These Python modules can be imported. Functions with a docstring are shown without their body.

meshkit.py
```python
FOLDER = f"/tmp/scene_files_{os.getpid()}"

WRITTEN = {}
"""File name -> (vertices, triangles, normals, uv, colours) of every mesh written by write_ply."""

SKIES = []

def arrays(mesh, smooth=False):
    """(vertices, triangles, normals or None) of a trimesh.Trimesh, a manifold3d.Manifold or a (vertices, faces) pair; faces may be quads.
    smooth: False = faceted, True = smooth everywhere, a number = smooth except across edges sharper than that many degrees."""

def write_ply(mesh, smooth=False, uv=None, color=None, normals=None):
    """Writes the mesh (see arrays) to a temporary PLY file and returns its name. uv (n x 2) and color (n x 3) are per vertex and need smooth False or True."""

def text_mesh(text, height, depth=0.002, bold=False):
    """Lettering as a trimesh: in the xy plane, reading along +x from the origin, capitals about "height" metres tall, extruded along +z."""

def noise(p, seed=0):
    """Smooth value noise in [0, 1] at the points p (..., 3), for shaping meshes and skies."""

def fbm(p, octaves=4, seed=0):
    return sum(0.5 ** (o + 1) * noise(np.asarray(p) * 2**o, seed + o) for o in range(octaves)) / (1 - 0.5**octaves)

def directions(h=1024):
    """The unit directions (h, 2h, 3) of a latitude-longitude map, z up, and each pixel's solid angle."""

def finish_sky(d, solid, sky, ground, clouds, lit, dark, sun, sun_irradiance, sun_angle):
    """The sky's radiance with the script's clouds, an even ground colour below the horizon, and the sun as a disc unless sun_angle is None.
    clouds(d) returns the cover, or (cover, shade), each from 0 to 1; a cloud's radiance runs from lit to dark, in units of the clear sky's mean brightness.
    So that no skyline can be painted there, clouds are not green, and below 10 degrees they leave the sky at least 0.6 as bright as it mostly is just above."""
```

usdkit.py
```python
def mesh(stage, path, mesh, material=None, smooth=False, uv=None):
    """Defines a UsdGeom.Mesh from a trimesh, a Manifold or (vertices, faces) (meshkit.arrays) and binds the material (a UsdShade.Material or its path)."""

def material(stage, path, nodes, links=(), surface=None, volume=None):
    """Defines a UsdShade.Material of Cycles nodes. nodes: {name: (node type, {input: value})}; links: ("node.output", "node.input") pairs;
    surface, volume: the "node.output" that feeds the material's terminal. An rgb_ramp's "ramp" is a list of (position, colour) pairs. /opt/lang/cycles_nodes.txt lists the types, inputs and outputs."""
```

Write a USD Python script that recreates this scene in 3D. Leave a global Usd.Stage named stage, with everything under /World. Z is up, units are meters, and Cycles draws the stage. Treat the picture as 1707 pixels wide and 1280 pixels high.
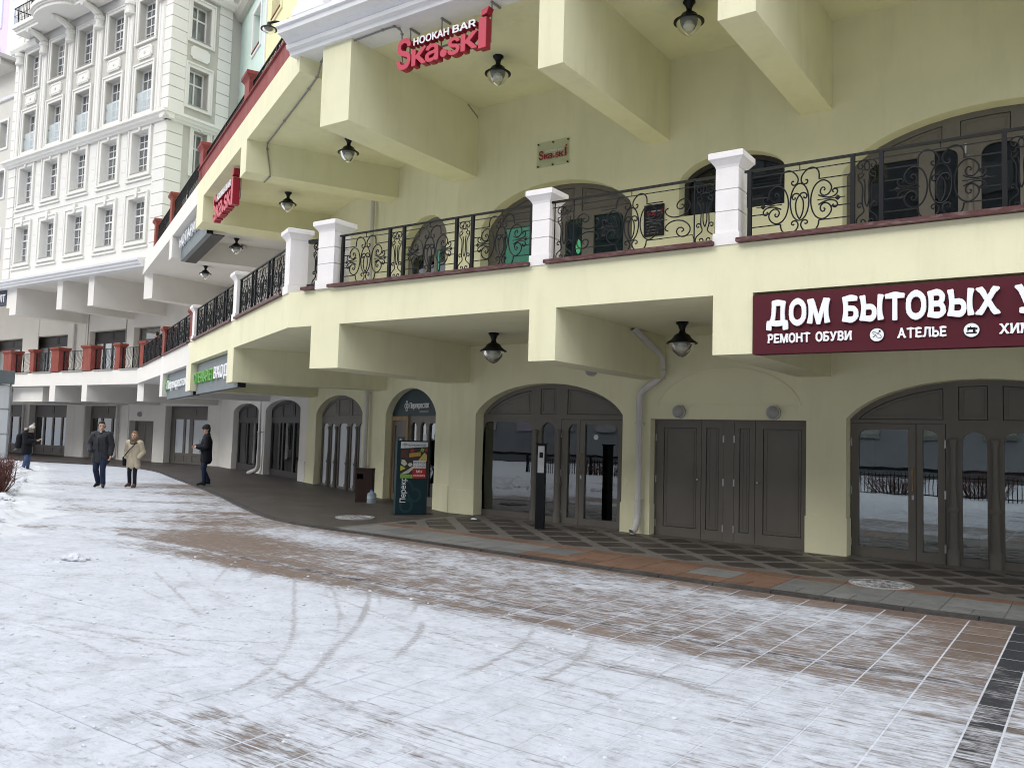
import math, random
import numpy as np, trimesh, usdkit, meshkit, manifold3d
from shapely.geometry import Polygon, box as sbox, LineString, Point
from shapely.ops import unary_union
from shapely import affinity
from pxr import Usd, UsdGeom, UsdLux, UsdShade, Gf, Sdf, Vt

PI = math.pi
S = 1.15                      # all plan dimensions below are in survey units of 1.15 m
stage = Usd.Stage.CreateInMemory()
UsdGeom.SetStageUpAxis(stage, 'Z'); UsdGeom.SetStageMetersPerUnit(stage, 1.0)
UsdGeom.Xform.Define(stage, '/World'); stage.SetDefaultPrim(stage.GetPrimAtPath('/World'))
UsdGeom.Scope.Define(stage, '/World/Looks')

# ---------------------------------------------------------------- camera
YAW, PITCH, ROLL, FPX, EYE = 2.1770, 0.06338, 0.0284, 1411.6, 1.55
_fw = np.array([math.cos(YAW)*math.cos(PITCH), math.sin(YAW)*math.cos(PITCH), math.sin(PITCH)])
_rt = np.array([math.sin(YAW), -math.cos(YAW), 0]); _up = np.cross(_rt, _fw)
_r2 = _rt*math.cos(ROLL)+_up*math.sin(ROLL); _u2 = -_rt*math.sin(ROLL)+_up*math.cos(ROLL)
cam = UsdGeom.Camera.Define(stage, '/World/camera')
cam.CreateHorizontalApertureAttr(36.0); cam.CreateVerticalApertureAttr(36.0*767/1024)
cam.CreateFocalLengthAttr(36.0*FPX/1707); cam.CreateClippingRangeAttr(Gf.Vec2f(0.05, 2000))
cam.AddTransformOp().Set(Gf.Matrix4d(*_r2, 0, *_u2, 0, *(-_fw), 0, 0, 0, EYE*S, 1))
cam.CreateExposureAttr(1.48)

# ---------------------------------------------------------------- sky and sun (overcast winter noon)
SUN_EL, SUN_AZ = math.radians(38), math.radians(200)      # azimuth = atan2(x, y) of the direction to the sun
usdkit.material(stage, '/World/Looks/sky', {
    'tc': ('texture_coordinate', {}),
    'sky': ('sky_texture', {'sky_type': 'single_scattering', 'sun_disc': False, 'sun_elevation': SUN_EL, 'sun_rotation': SUN_AZ, 'aerosol_density': 2.0}),
    'mp': ('mapping', {'scale': (1.0, 1.0, 2.2)}),
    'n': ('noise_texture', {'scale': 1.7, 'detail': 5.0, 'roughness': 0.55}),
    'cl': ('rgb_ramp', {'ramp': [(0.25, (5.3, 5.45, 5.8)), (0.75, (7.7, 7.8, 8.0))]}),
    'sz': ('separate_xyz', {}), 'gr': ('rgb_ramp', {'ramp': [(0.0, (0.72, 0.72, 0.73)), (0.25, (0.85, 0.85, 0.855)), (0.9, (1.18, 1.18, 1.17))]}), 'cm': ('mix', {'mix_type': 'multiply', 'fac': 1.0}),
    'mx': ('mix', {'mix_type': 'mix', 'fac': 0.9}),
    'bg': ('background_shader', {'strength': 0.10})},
    [('tc.generated', 'mp.vector'), ('mp.vector', 'n.vector'), ('n.fac', 'cl.fac'), ('sky.color', 'mx.color1'), ('tc.generated', 'sz.vector'), ('sz.z', 'gr.fac'), ('cl.color', 'cm.color1'), ('gr.color', 'cm.color2'), ('cm.color', 'mx.color2'), ('mx.color', 'bg.color')],
    surface='bg.background')
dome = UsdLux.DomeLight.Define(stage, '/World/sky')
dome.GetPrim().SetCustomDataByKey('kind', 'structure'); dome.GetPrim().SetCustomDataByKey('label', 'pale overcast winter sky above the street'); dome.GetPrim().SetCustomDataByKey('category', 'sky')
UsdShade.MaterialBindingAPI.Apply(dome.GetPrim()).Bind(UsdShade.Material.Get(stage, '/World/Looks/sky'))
sun = UsdLux.DistantLight.Define(stage, '/World/sun')
sun.CreateNormalizeAttr(True); sun.CreateIntensityAttr(0.13); sun.CreateAngleAttr(25.0); sun.CreateColorAttr(Gf.Vec3f(1.0, 0.97, 0.92))
sun.AddRotateXYZOp().Set(Gf.Vec3f(90-math.degrees(SUN_EL), 0, 180-math.degrees(SUN_AZ)))

# ---------------------------------------------------------------- materials
L = '/World/Looks/'
def paint(name, col, rough=0.6, var=0.06, scale=1.3, bump=0.0, bscale=60.0, metal=0.0, spec=0.22, dirt=None, stretch=(1, 1, 1)):
    """Plain painted or plastered surface: colour with slow and fine variation, fine relief."""
    c = np.array(col, float)
    nodes = {'g': ('geometry', {}), 'm': ('mapping', {'scale': stretch}),
             'n': ('noise_texture', {'scale': scale, 'detail': 6.0, 'roughness': 0.6}),
             'r': ('rgb_ramp', {'ramp': [(0.3, tuple(np.clip(c*(1-var), 0, 1))), (0.7, tuple(np.clip(c*(1+var), 0, 1)))]}),
             'p': ('principled_bsdf', {'roughness': rough, 'metallic': metal, 'specular_ior_level': spec})}
    links = [('g.position', 'm.vector'), ('m.vector', 'n.vector'), ('n.fac', 'r.fac')]
    out = 'r.color'
    if dirt:
        nodes['n3'] = ('noise_texture', {'scale': dirt[2], 'detail': 8.0, 'roughness': 0.7}); nodes['m3'] = ('mapping', {'scale': dirt[3] if len(dirt) > 3 else (1, 1, 0.25)})
        nodes['r3'] = ('rgb_ramp', {'ramp': [(0.5, (0, 0, 0)), (0.78, (dirt[1],)*3)]})
        nodes['mx'] = ('mix', {'color2': dirt[0]})
        links += [('g.position', 'm3.vector'), ('m3.vector', 'n3.vector'), ('n3.fac', 'r3.fac'), ('r3.color', 'mx.fac'), (out, 'mx.color1')]
        out = 'mx.color'
    links.append((out, 'p.base_color'))
    if bump:
        nodes['n2'] = ('noise_texture', {'scale': bscale, 'detail': 4.0}); nodes['b'] = ('bump', {'strength': bump, 'distance': 0.01})
        links += [('g.position', 'n2.vector'), ('n2.fac', 'b.height'), ('b.normal', 'p.normal')]
    usdkit.material(stage, L+name, nodes, links, surface='p.BSDF')
    return L+name
YEL = paint('cream_plaster', (0.700, 0.678, 0.470), 0.85, 0.04, 0.9, 0.3, 90, dirt=((0.40, 0.37, 0.25), 0.26, 1.3, (1.6, 1.6, .22)))
WHI = paint('white_plaster', (0.70, 0.675, 0.630), 0.85, 0.03, 0.9, 0.2, 90, dirt=((0.5, 0.49, 0.46), 0.14, 1.1))
STO = paint('white_stucco', (0.675, 0.662, 0.625), 0.85, 0.03, 0.8, 0.2, 70, dirt=((0.55, 0.54, 0.5), 0.15, 1.4))
GRS = paint('greige_stucco', (0.47, 0.455, 0.41), 0.9, 0.04, 0.9, 0.2, 70)
GRW = paint('grey_stucco', (0.40, 0.39, 0.355), 0.9, 0.05, 0.9, 0.2, 60)
TEA = paint('pale_teal_stucco', (0.56, 0.68, 0.62), 0.9, 0.04, 0.9, 0.2, 60)
PYE = paint('pale_yellow_stucco', (0.70, 0.68, 0.42), 0.9, 0.04, 0.9, 0.2, 60)
BEI = paint('beige_stucco', (0.55, 0.53, 0.48), 0.9, 0.04, 0.9)
LIL = paint('lilac_panels', (0.60, 0.50, 0.66), 0.8, 0.05, 0.6)
PBL = paint('pale_blue_panels', (0.66, 0.70, 0.76), 0.7, 0.05, 0.6)
COR = paint('cornice_white', (0.72, 0.72, 0.725), 0.6, 0.03, 1.2, 0.1, 50, dirt=((0.45, 0.45, 0.47), 0.35, 2.5, (1, 1, 4)))
STN = paint('white_stone', (0.74, 0.71, 0.70), 0.75, 0.04, 2.0, 0.3, 40, dirt=((0.5, 0.46, 0.43), 0.3, 3.0))
RED = paint('red_brown_paint', (0.22, 0.055, 0.040), 0.75, 0.10, 3.0, 0.3, 50, dirt=((0.45, 0.25, 0.2), 0.35, 3.0))
RDF = paint('dark_red_parapet', (0.24, 0.060, 0.055), 0.75, 0.10, 2.0, 0.3, 50, dirt=((0.42, 0.2, 0.19), 0.5, 3.0, (1, 1, .15)))
SIL = paint('burgundy_granite', (0.085, 0.034, 0.033), 0.5, 0.3, 14.0, 0.15, 90, dirt=((0.4, 0.33, 0.32), 0.55, 9.0, (.5, 1, 3)))
TRM = paint('taupe_door_paint', (0.150, 0.138, 0.122), 0.5, 0.05, 2.5, 0.08, 120, dirt=((0.20, 0.187, 0.168), 0.4, 2.0))
TRD = paint('dark_trim_paint', (0.042, 0.037, 0.036), 0.5, 0.05, 2.5)
IRO = paint('black_iron', (0.0055, 0.006, 0.0074), 0.5, 0.2, 9.0, 0.15, 80)
BLK = paint('black_metal', (0.0045, 0.005, 0.0065), 0.45, 0.15, 5.0)
STL = paint('brushed_steel', (0.42, 0.42, 0.42), 0.38, 0.1, 8.0, metal=0.8)
PIP = paint('grey_white_pipe', (0.56, 0.545, 0.53), 0.45, 0.05, 2.0, dirt=((0.33, 0.31, 0.29), 0.4, 3.0))
CAB = paint('grey_conduit', (0.22, 0.21, 0.20), 0.6, 0.1, 4.0)
FIX = paint('grey_lamp_dome', (0.33, 0.33, 0.32), 0.35, 0.08, 6.0)
SGB = paint('burgundy_sign_panel', (0.070, 0.0075, 0.0145), 0.5, 0.05, 1.5)
SGW = paint('sign_white', (0.80, 0.81, 0.82), 0.4, 0.02, 2.0)
SGR = paint('sign_pink_red', (0.50, 0.062, 0.095), 0.35, 0.04, 3.0)
SGD = paint('sign_dark_red', (0.28, 0.018, 0.035), 0.4, 0.05, 3.0)
SGG = paint('sign_grey_panel', (0.13, 0.155, 0.165), 0.4, 0.1, 2.0)
SGL = paint('sign_green', (0.16, 0.42, 0.10), 0.4, 0.03, 2.0)
SGT = paint('dark_teal_panel', (0.004, 0.024, 0.032), 0.45, 0.1, 2.0)
SGM = paint('teal_pattern', (0.012, 0.045, 0.054), 0.45, 0.1, 2.0)
SGN = paint('navy_panel', (0.02, 0.025, 0.05), 0.4, 0.1, 2.0)
PAP = paint('white_window_film', (0.62, 0.65, 0.68), 0.6, 0.05, 1.4)
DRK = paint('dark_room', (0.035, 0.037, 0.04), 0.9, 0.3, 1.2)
CUR = paint('pale_curtain', (0.42, 0.45, 0.46), 0.9, 0.25, 7.0, stretch=(1, 1, .02))
BIN = paint('dark_brown_metal', (0.030, 0.017, 0.014), 0.5, 0.15, 4.0)
CON = paint('concrete', (0.30, 0.29, 0.27), 0.9, 0.1, 3.0, 0.4, 50)
FAR = paint('far_facade', (0.20, 0.21, 0.22), 0.9, 0.12, 0.25)
OCH = paint('wood_frame', (0.30, 0.20, 0.10), 0.6, 0.2, 6.0, stretch=(1, 1, .1))

def glassmat(name, tint, ior, rough=0.0, base=0.0):
    """Window pane: see-through, with the mirror of the street strongest at grazing angles."""
    usdkit.material(stage, L+name, {
        't': ('transparent_bsdf', {'color': tint}), 'g': ('glossy_bsdf', {'color': (0.93, 0.97, 1.0), 'roughness': rough}),
        'f': ('fresnel', {'IOR': ior}), 'x': ('mix_closure', {}), 'n': ('noise_texture', {'scale': 2.2, 'detail': 1.0}), 'ge': ('geometry', {}), 'b': ('bump', {'strength': 0.04, 'distance': 0.01})},
        [('ge.position', 'n.vector'), ('n.fac', 'b.height'), ('b.normal', 'g.normal'), ('f.fac', 'x.fac'), ('t.BSDF', 'x.closure1'), ('g.BSDF', 'x.closure2')], surface='x.closure')
    return L+name
GLS = glassmat('shop_glass', (0.80, 0.86, 0.86), 2.3)
GLG = glassmat('green_bar_glass', (0.55, 0.80, 0.72), 1.42)
GLU = glassmat('upper_bar_glass', (0.65, 0.70, 0.70), 1.40)
def darkglass(name, col, spec=0.9, rough=0.03):
    usdkit.material(stage, L+name, {'g': ('geometry', {}), 'n': ('noise_texture', {'scale': 1.4, 'detail': 2.0}), 'b': ('bump', {'strength': 0.05, 'distance': 0.02}),
        'p': ('principled_bsdf', {'base_color': col, 'roughness': rough, 'ior': 1.9, 'specular_ior_level': spec})},
        [('g.position', 'n.vector'), ('n.fac', 'b.height'), ('b.normal', 'p.normal')], surface='p.BSDF')
    return L+name
GLD = darkglass('tower_window_glass', (0.10, 0.105, 0.10))
GLB = darkglass('window_glass_sky_tone', (0.42, 0.46, 0.48))  # pale base colour imitates white sky mirrored in the panes
usdkit.material(stage, L+'glass_balustrade', {'t': ('transparent_bsdf', {'color': (0.96, 0.98, 0.98)}), 'g': ('principled_bsdf', {'base_color': (0.62, 0.67, 0.68), 'roughness': 0.08}), 'x': ('mix_closure', {'fac': 0.30})}, [('t.BSDF', 'x.closure1'), ('g.BSDF', 'x.closure2')], surface='x.closure')
GJU = L+'glass_balustrade'
def emit(name, col, st):
    usdkit.material(stage, L+name, {'e': ('emission', {'color': col, 'strength': st})}, [], surface='e.emission'); return L+name
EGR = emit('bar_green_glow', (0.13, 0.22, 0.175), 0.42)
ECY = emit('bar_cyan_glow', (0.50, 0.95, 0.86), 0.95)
EGL = emit('bar_green_lamp', (0.25, 0.6, 0.3), 0.35)
EYL = emit('shop_lamp_glow', (1.0, 0.85, 0.35), 3.0)
usdkit.material(stage, L+'lamp_glass', {'t': ('transparent_bsdf', {'color': (0.86, 0.86, 0.80)}), 'g': ('glossy_bsdf', {'color': (0.9, 0.9, 0.88), 'roughness': 0.12}), 'd': ('diffuse_bsdf', {'color': (0.55, 0.55, 0.50)}), 'f': ('fresnel', {'IOR': 1.45}), 'x0': ('mix_closure', {'fac': 0.22}), 'x': ('mix_closure', {})},
    [('t.BSDF', 'x0.closure1'), ('d.BSDF', 'x0.closure2'), ('f.fac', 'x.fac'), ('x0.closure', 'x.closure1'), ('g.BSDF', 'x.closure2')], surface='x.closure')
LGL = L+'lamp_glass'
usdkit.material(stage, L+'acrylic', {'t': ('transparent_bsdf', {'color': (0.93, 0.95, 0.92)}), 'g': ('principled_bsdf', {'base_color': (0.62, 0.62, 0.50), 'roughness': 0.25}), 'x': ('mix_closure', {'fac': 0.10})},
    [('t.BSDF', 'x.closure1'), ('g.BSDF', 'x.closure2')], surface='x.closure')
ACR = L+'acrylic'
usdkit.material(stage, L+'water_bottle_plastic', {'p': ('principled_bsdf', {'base_color': (0.65, 0.75, 0.85), 'roughness': 0.12, 'transmission_weight': 0.7, 'ior': 1.3})}, [], surface='p.BSDF')
BOT = L+'water_bottle_plastic'

# ---------------------------------------------------------------- names, things, parts
_names, _off = {}, {}
def numbered(parent, name):
    k = (parent, name); n = _names.get(k, 0); _names[k] = n+1
    return f'{parent}/{name}' if n == 0 else f'{parent}/{name}_{n:03d}'
def tagp(p, label=None, cat=None, group=None, kind=None):
    for k, v in (('label', label), ('category', cat), ('group', group), ('kind', kind)):
        if v: p.SetCustomDataByKey(k, v)
    return p
def thing(name, label, cat, loc=(0, 0, 0), group=None, kind=None):
    """An Xform at the thing's base; the shapes of its parts are given in world (survey) coordinates."""
    path = numbered('/World', name); x = UsdGeom.Xform.Define(stage, path)
    l = np.array(loc, float); x.AddTranslateOp().Set(Gf.Vec3d(*(l*S))); x.AddRotateZOp().Set(0.0)
    _off[path] = l
    return tagp(x.GetPrim(), label, cat, group, kind)
def dup(src, loc, rot, label, group=None):
    """A copy of a thing under the next number, set down at loc and turned by rot degrees about its base."""
    path = numbered('/World', src.GetName().split('_0')[0]); x = UsdGeom.Xform.Define(stage, path)
    x.AddTranslateOp().Set(Gf.Vec3d(*(np.array(loc, float)*S))); x.AddRotateZOp().Set(float(rot))
    p = x.GetPrim(); p.GetReferences().AddInternalReference(src.GetPath()); p.SetInstanceable(True)
    return tagp(p, label, src.GetCustomDataByKey('category'), group or src.GetCustomDataByKey('group'))

class Fr:
    """A wall frame: u along the wall, w out of it, z up."""
    def __init__(s, o, du, dw): s.o, s.du, s.dw = np.array([*o, 0.], float), np.array([*du, 0.], float), np.array([*dw, 0.], float)
    def __call__(s, p):
        p = np.asarray(p, float); return s.o+p[..., 0:1]*s.du+p[..., 1:2]*s.dw+p[..., 2:3]*np.array([0, 0, 1.])
    @property
    def left(s): return np.cross(s.du, s.dw)[2] < 0
A2 = math.radians(25.64); D2 = np.array([-math.cos(A2), math.sin(A2)]); N2 = np.array([-math.sin(A2), -math.cos(A2)])
WO = Fr((0, 0), (1, 0), (0, 1))
F1 = Fr((0, 12.5), (1, 0), (0, -1))
F2 = Fr((-10.05, 12.5), D2, N2)
F3 = Fr((0, 22.07), (1, 0), (0, -1))
X3 = Fr((-29.65, 0), (0, 1), (1, 0))         # the right flank of the white tower: u = y, w = towards +x
def frame_at(pos, ang):                       # free-standing frame: u along ang (radians), w to its right-hand side
    c, s_ = math.cos(ang), math.sin(ang); return Fr(pos, (c, s_), (s_, -c))

class M:
    """Collects shapes and makes them ONE mesh of the scene."""
    def __init__(s, fr=WO): s.v, s.f, s.n, s.fr = [], [], 0, fr
    def add(s, v, f, fr=None):
        fr = fr or s.fr; v = fr(np.asarray(v, float)); f = np.asarray(f, int)
        if f.shape[1] == 4: f = np.vstack([f[:, [0, 1, 2]], f[:, [0, 2, 3]]])
        if fr.left: f = f[:, ::-1]
        s.v.append(v); s.f.append(f+s.n); s.n += len(v); return s
    def tm(s, m, fr=None): return s.add(m.vertices, m.faces, fr)
    def box(s, u0, u1, w0, w1, z0, z1, ch=0.0):
        if ch:
            p = Polygon([(u0+ch, z0), (u1-ch, z0), (u1, z0+ch), (u1, z1-ch), (u1-ch, z1), (u0+ch, z1), (u0, z1-ch), (u0, z0+ch)]); return s.poly(p, w0, w1)
        v = [(u, w, z) for u in (u0, u1) for w in (w0, w1) for z in (z0, z1)]
        return s.add(v, [[0, 1, 3, 2], [4, 6, 7, 5], [0, 4, 5, 1], [2, 3, 7, 6], [0, 2, 6, 4], [1, 5, 7, 3]])
    def poly(s, p, w0, w1, fr=None):
        """A shapely shape in (u, z), extruded from w0 to w1."""
        for g in getattr(p, 'geoms', [p]):
            if g.is_empty or g.area < 1e-7: continue
            m = trimesh.creation.extrude_polygon(g, abs(w1-w0), engine='earcut'); v = np.array(m.vertices)
            s.add(np.stack([v[:, 0], min(w0, w1)+v[:, 2], v[:, 1]], 1), np.array(m.faces)[:, ::-1], fr)
        return s
    def flat(s, p, z0, z1):
        """A shapely shape in plan (u, w), extruded from z0 to z1."""
        for g in getattr(p, 'geoms', [p]):
            if g.is_empty or g.area < 1e-7: continue
            m = trimesh.creation.extrude_polygon(g, z1-z0, engine='earcut'); v = np.array(m.vertices)
            s.add(np.stack([v[:, 0], v[:, 1], z0+v[:, 2]], 1), m.faces)
        return s
    def tube(s, pts, r, sides=6, fr=None, cap=True):
        p = np.asarray(pts, float)
        t = np.gradient(p, axis=0); t /= np.linalg.norm(t, axis=1, keepdims=True)+1e-12
        ref = np.array([0, 0, 1.]) if abs(t[:, 2]).mean() < 0.8 else np.array([1., 0, 0])
        if np.ptp(p[:, 1]) < 1e-9: ref = np.array([0, 1., 0])
        a = np.cross(t, ref); a /= np.linalg.norm(a, axis=1, keepdims=True)+1e-12
        b = np.cross(t, a); ang = np.arange(sides)*2*PI/sides+PI/sides
        rr = np.broadcast_to(r, (len(p),))[:, None, None]
        v = (p[:, None]+rr*(np.cos(ang)[None, :, None]*a[:, None]+np.sin(ang)[None, :, None]*b[:, None])).reshape(-1, 3)
        f = [[i*sides+j, i*sides+(j+1) % sides, (i+1)*sides+(j+1) % sides, (i+1)*sides+j] for i in range(len(p)-1) for j in range(sides)]
        s.add(v, f, fr)
        if cap:
            for k in (0, len(p)-1):
                s.add(v[k*sides:(k+1)*sides], [[0, j, j+1] if k else [0, j+1, j] for j in range(1, sides-1)], fr)
        return s
    def lathe(s, c, prof, n=16, axis='z'):
        """prof: (radius, height) pairs turned about a line through c."""
        pr = np.asarray(prof, float); a = np.arange(n)*2*PI/n
        if axis == 'z': v = np.stack([c[0]+pr[:, 0:1]*np.cos(a), c[1]+pr[:, 0:1]*np.sin(a), c[2]+np.repeat(pr[:, 1:2], n, 1)], -1)
        else: v = np.stack([c[0]+pr[:, 0:1]*np.cos(a), c[1]+np.repeat(pr[:, 1:2], n, 1), c[2]+pr[:, 0:1]*np.sin(a)], -1)
        f = [[i*n+j, i*n+(j+1) % n, (i+1)*n+(j+1) % n, (i+1)*n+j] for i in range(len(pr)-1) for j in range(n)]
        return s.add(v.reshape(-1, 3), f)
    def sweep(s, u0, u1, prof):
        """A moulding: profile of (w, z) points, closed, run from u0 to u1."""
        p = Polygon(prof); m = trimesh.creation.extrude_polygon(p, u1-u0, engine='earcut'); v = np.array(m.vertices)
        return s.add(np.stack([u0+v[:, 2], v[:, 0], v[:, 1]], 1), m.faces)
    def text(s, txt, u, z, h, w, depth, bold=True, width=None, flip=False, warp=None, fr=None, slant=0.0):
        """Lettering on a wall, its left end at u, base line z, capitals h tall, standing out by depth from w."""
        m = meshkit.text_mesh(txt, h, depth, bold); v, f = np.array(m.vertices), np.array(m.faces)
        if warp is not None:
            v, f = trimesh.remesh.subdivide_to_size(v, f, h*0.22); t = v[:, 1]/h
            v[:, 0] += warp(v, t)
        k = 1.0 if width is None else width/(v[:, 0].max()-v[:, 0].min())
        x = (v[:, 0]-v[:, 0].min())*k
        uu = u-x if flip else u+x
        s.add(np.stack([uu, w+v[:, 2], z+v[:, 1]+slant*x], 1), f if flip else f[:, ::-1], fr)
        return s
    def build(s, name, mat, parent=None, smooth=False, label=None, cat=None, group=None, kind=None, prim=None, marks=None):
        if not s.v: return None
        v, f = np.vstack(s.v), np.vstack(s.f)
        pp = parent.GetPath().pathString if parent else '/World'
        top = '/'.join(pp.split('/')[:3]); off = _off.get(top, np.zeros(3))
        path = numbered(pp, name)
        m = usdkit.mesh(stage, path, ((v-off)*S, f), mat, smooth)
        if prim is not None:
            UsdGeom.PrimvarsAPI(m).CreatePrimvar('mask', Sdf.ValueTypeNames.Color3fArray, 'vertex').Set(Vt.Vec3fArray.FromNumpy(np.asarray(prim, np.float32)))
        if marks is not None: UsdGeom.PrimvarsAPI(m).CreatePrimvar('marks', Sdf.ValueTypeNames.Color3fArray, 'vertex').Set(Vt.Vec3fArray.FromNumpy(np.asarray(marks, np.float32)))
        if not parent: _off[path] = np.zeros(3)
        return tagp(m.GetPrim(), label, cat, group, kind)

def arch(u0, u1, z0, zs, zp, over=1.04, n=22):
    """An opening with a flattened arch: jambs from z0 to the springing zs, crown at zp."""
    c, a = (u0+u1)/2, (u1-u0)/2; ae = a*over
    k = math.sqrt(max(1e-6, 1-(a/ae)**2)); H = (zp-zs)/(1-k)
    pts = [(u0, z0)]
    for i in range(n+1):
        x = -a+2*a*i/n; x = a*math.sin(x/a*PI/2)
        pts.append((c+x, zs+H*(math.sqrt(max(0, 1-(x/ae)**2))-k)))
    pts.append((u1, z0)); return Polygon(pts)
def pane(u0, u1, z0, z1, r=0.0, sides='lr', n=6):
    """A glazed opening with rounded upper corners."""
    pts = [(u0, z0), (u1, z0)]
    if r and 'r' in sides: pts += [(u1-r+r*math.cos(t), z1-r+r*math.sin(t)) for t in np.linspace(0, PI/2, n)]
    else: pts.append((u1, z1))
    if r and 'l' in sides: pts += [(u0+r-r*math.sin(t), z1-r+r*math.cos(t)) for t in np.linspace(0, PI/2, n)]
    else: pts.append((u0, z1))
    return Polygon(pts)
def gz(x):                                     # the street's gentle rise and fall
    x = np.asarray(x, float); t = np.clip((-1.5-x)/9.5, 0, 1); a = 0.1*t*t*(3-2*t)
    t = np.clip((-18-x)/14, 0, 1); return a-0.1*t*t*(3-2*t)

# ---------------------------------------------------------------- the street: snow, worn paving, tyre tracks
def sm(a, b, x): t = np.clip((x-a)/(b-a), 0, 1); return t*t*(3-2*t)
def bump2(x, y, cx, cy, rx, ry): return np.exp(-(((x-cx)/rx)**2+((y-cy)/ry)**2))
def nz(x, y, sx, sy, seed, o=4): return meshkit.fbm(np.stack([np.asarray(x)*sx, np.asarray(y)*sy, np.zeros_like(x)], -1), o, seed)
def seg_dist(x, y, pts):
    d = np.full(x.shape, 9.0)
    for (ax, ay), (bx, by) in zip(pts[:-1], pts[1:]):
        ux, uy = bx-ax, by-ay; l = ux*ux+uy*uy+1e-9; t = np.clip(((x-ax)*ux+(y-ay)*uy)/l, 0, 1)
        d = np.minimum(d, np.hypot(x-ax-t*ux, y-ay-t*uy))
    return d
def smooth_path(p, n=8):
    from scipy.interpolate import CubicSpline
    p = np.asarray(p, float)
    if len(p) < 3: return p
    t = np.concatenate([[0], np.cumsum(np.hypot(*np.diff(p, axis=0).T))]); return CubicSpline(t, p)(np.linspace(0, t[-1], n*(len(p)-1)+1))
KERB = [(8, 8.93), (-0.6, 8.93), (-5, 8.95), (-8.6, 9.0), (-10.6, 9.12), (-12.2, 9.75), (-14.8, 11.12), (-23.2, 15.35), (-27.6, 17.5), (-30.5, 18.3), (-34, 18.2), (-60, 18.2)]
def wear_of(x, y):
    f2w = (x+10.05)*N2[0]+(y-12.5)*N2[1]; zone2 = sm(-9.5, -12.5, x)
    w = 0.13+0.16*(nz(x, y, .9, 1.6, 3)-.5)
    main = sm(6.38, 6.55, y)*(1-zone2); w = w+main*0.47-0.22*bump2(x, y, -2.5, 8.15, 1.1, .45)-.12*bump2(x, y, -5.5, 8.0, 2.0, .35)
    w = w+0.48*sm(-7, -1.2, x)*sm(8.9-0.10-0.50*1, 8.85, y)*sm(-6, -2.5, x)
    w = w+0.45*sm(8.72, 8.9, y)*sm(-12, -6, x)*(1-zone2)
    w = w+0.34*sm(-1.7, -0.8, x)*sm(6.6, 7.6, y)
    strip = np.exp(-((y-6.13)/.30)**2); w = w+strip*0.58*sm(-12, -8, x)
    near = (1-sm(5.6, 6.0, y)); w = w+near*(0.03+0.30*sm(-2.6, -0.4, x))*sm(-6.0, -3.0, x)
    w = w+near*0.26*sm(.55, .64, nz(x, y, .30, 3.4, 11))*sm(-5.5, -2.5, x)
    w = w+0.26*bump2(x, y, -3.55, 2.85, .7, .22)+0.24*bump2(x, y, -3.3, 3.5, .9, .12)
    w = w+0.36*bump2(x, y, -9.6, 7.2, 1.6, .75)+0.36*bump2(x, y, -11.9, 8.3, 1.3, .8)+0.25*bump2(x, y, -7.6, 6.3, 1.4, .4)
    w = w-0.30*bump2(x, y, -9.0, 8.15, 1.5, .45)
    w = w+zone2*0.38*sm(5.4, 3.4, f2w)*sm(-31, -16, x)+zone2*0.12*sm(.5, .62, nz(x*D2[0]+y*D2[1], f2w, .15, 1.8, 21))
    w = w+zone2*0.30*sm(.52, .63, nz(x*.6+y*.5, y*.6-x*.4, .10, 1.1, 31))*sm(-30, -20, x)
    return w, zone2
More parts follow.
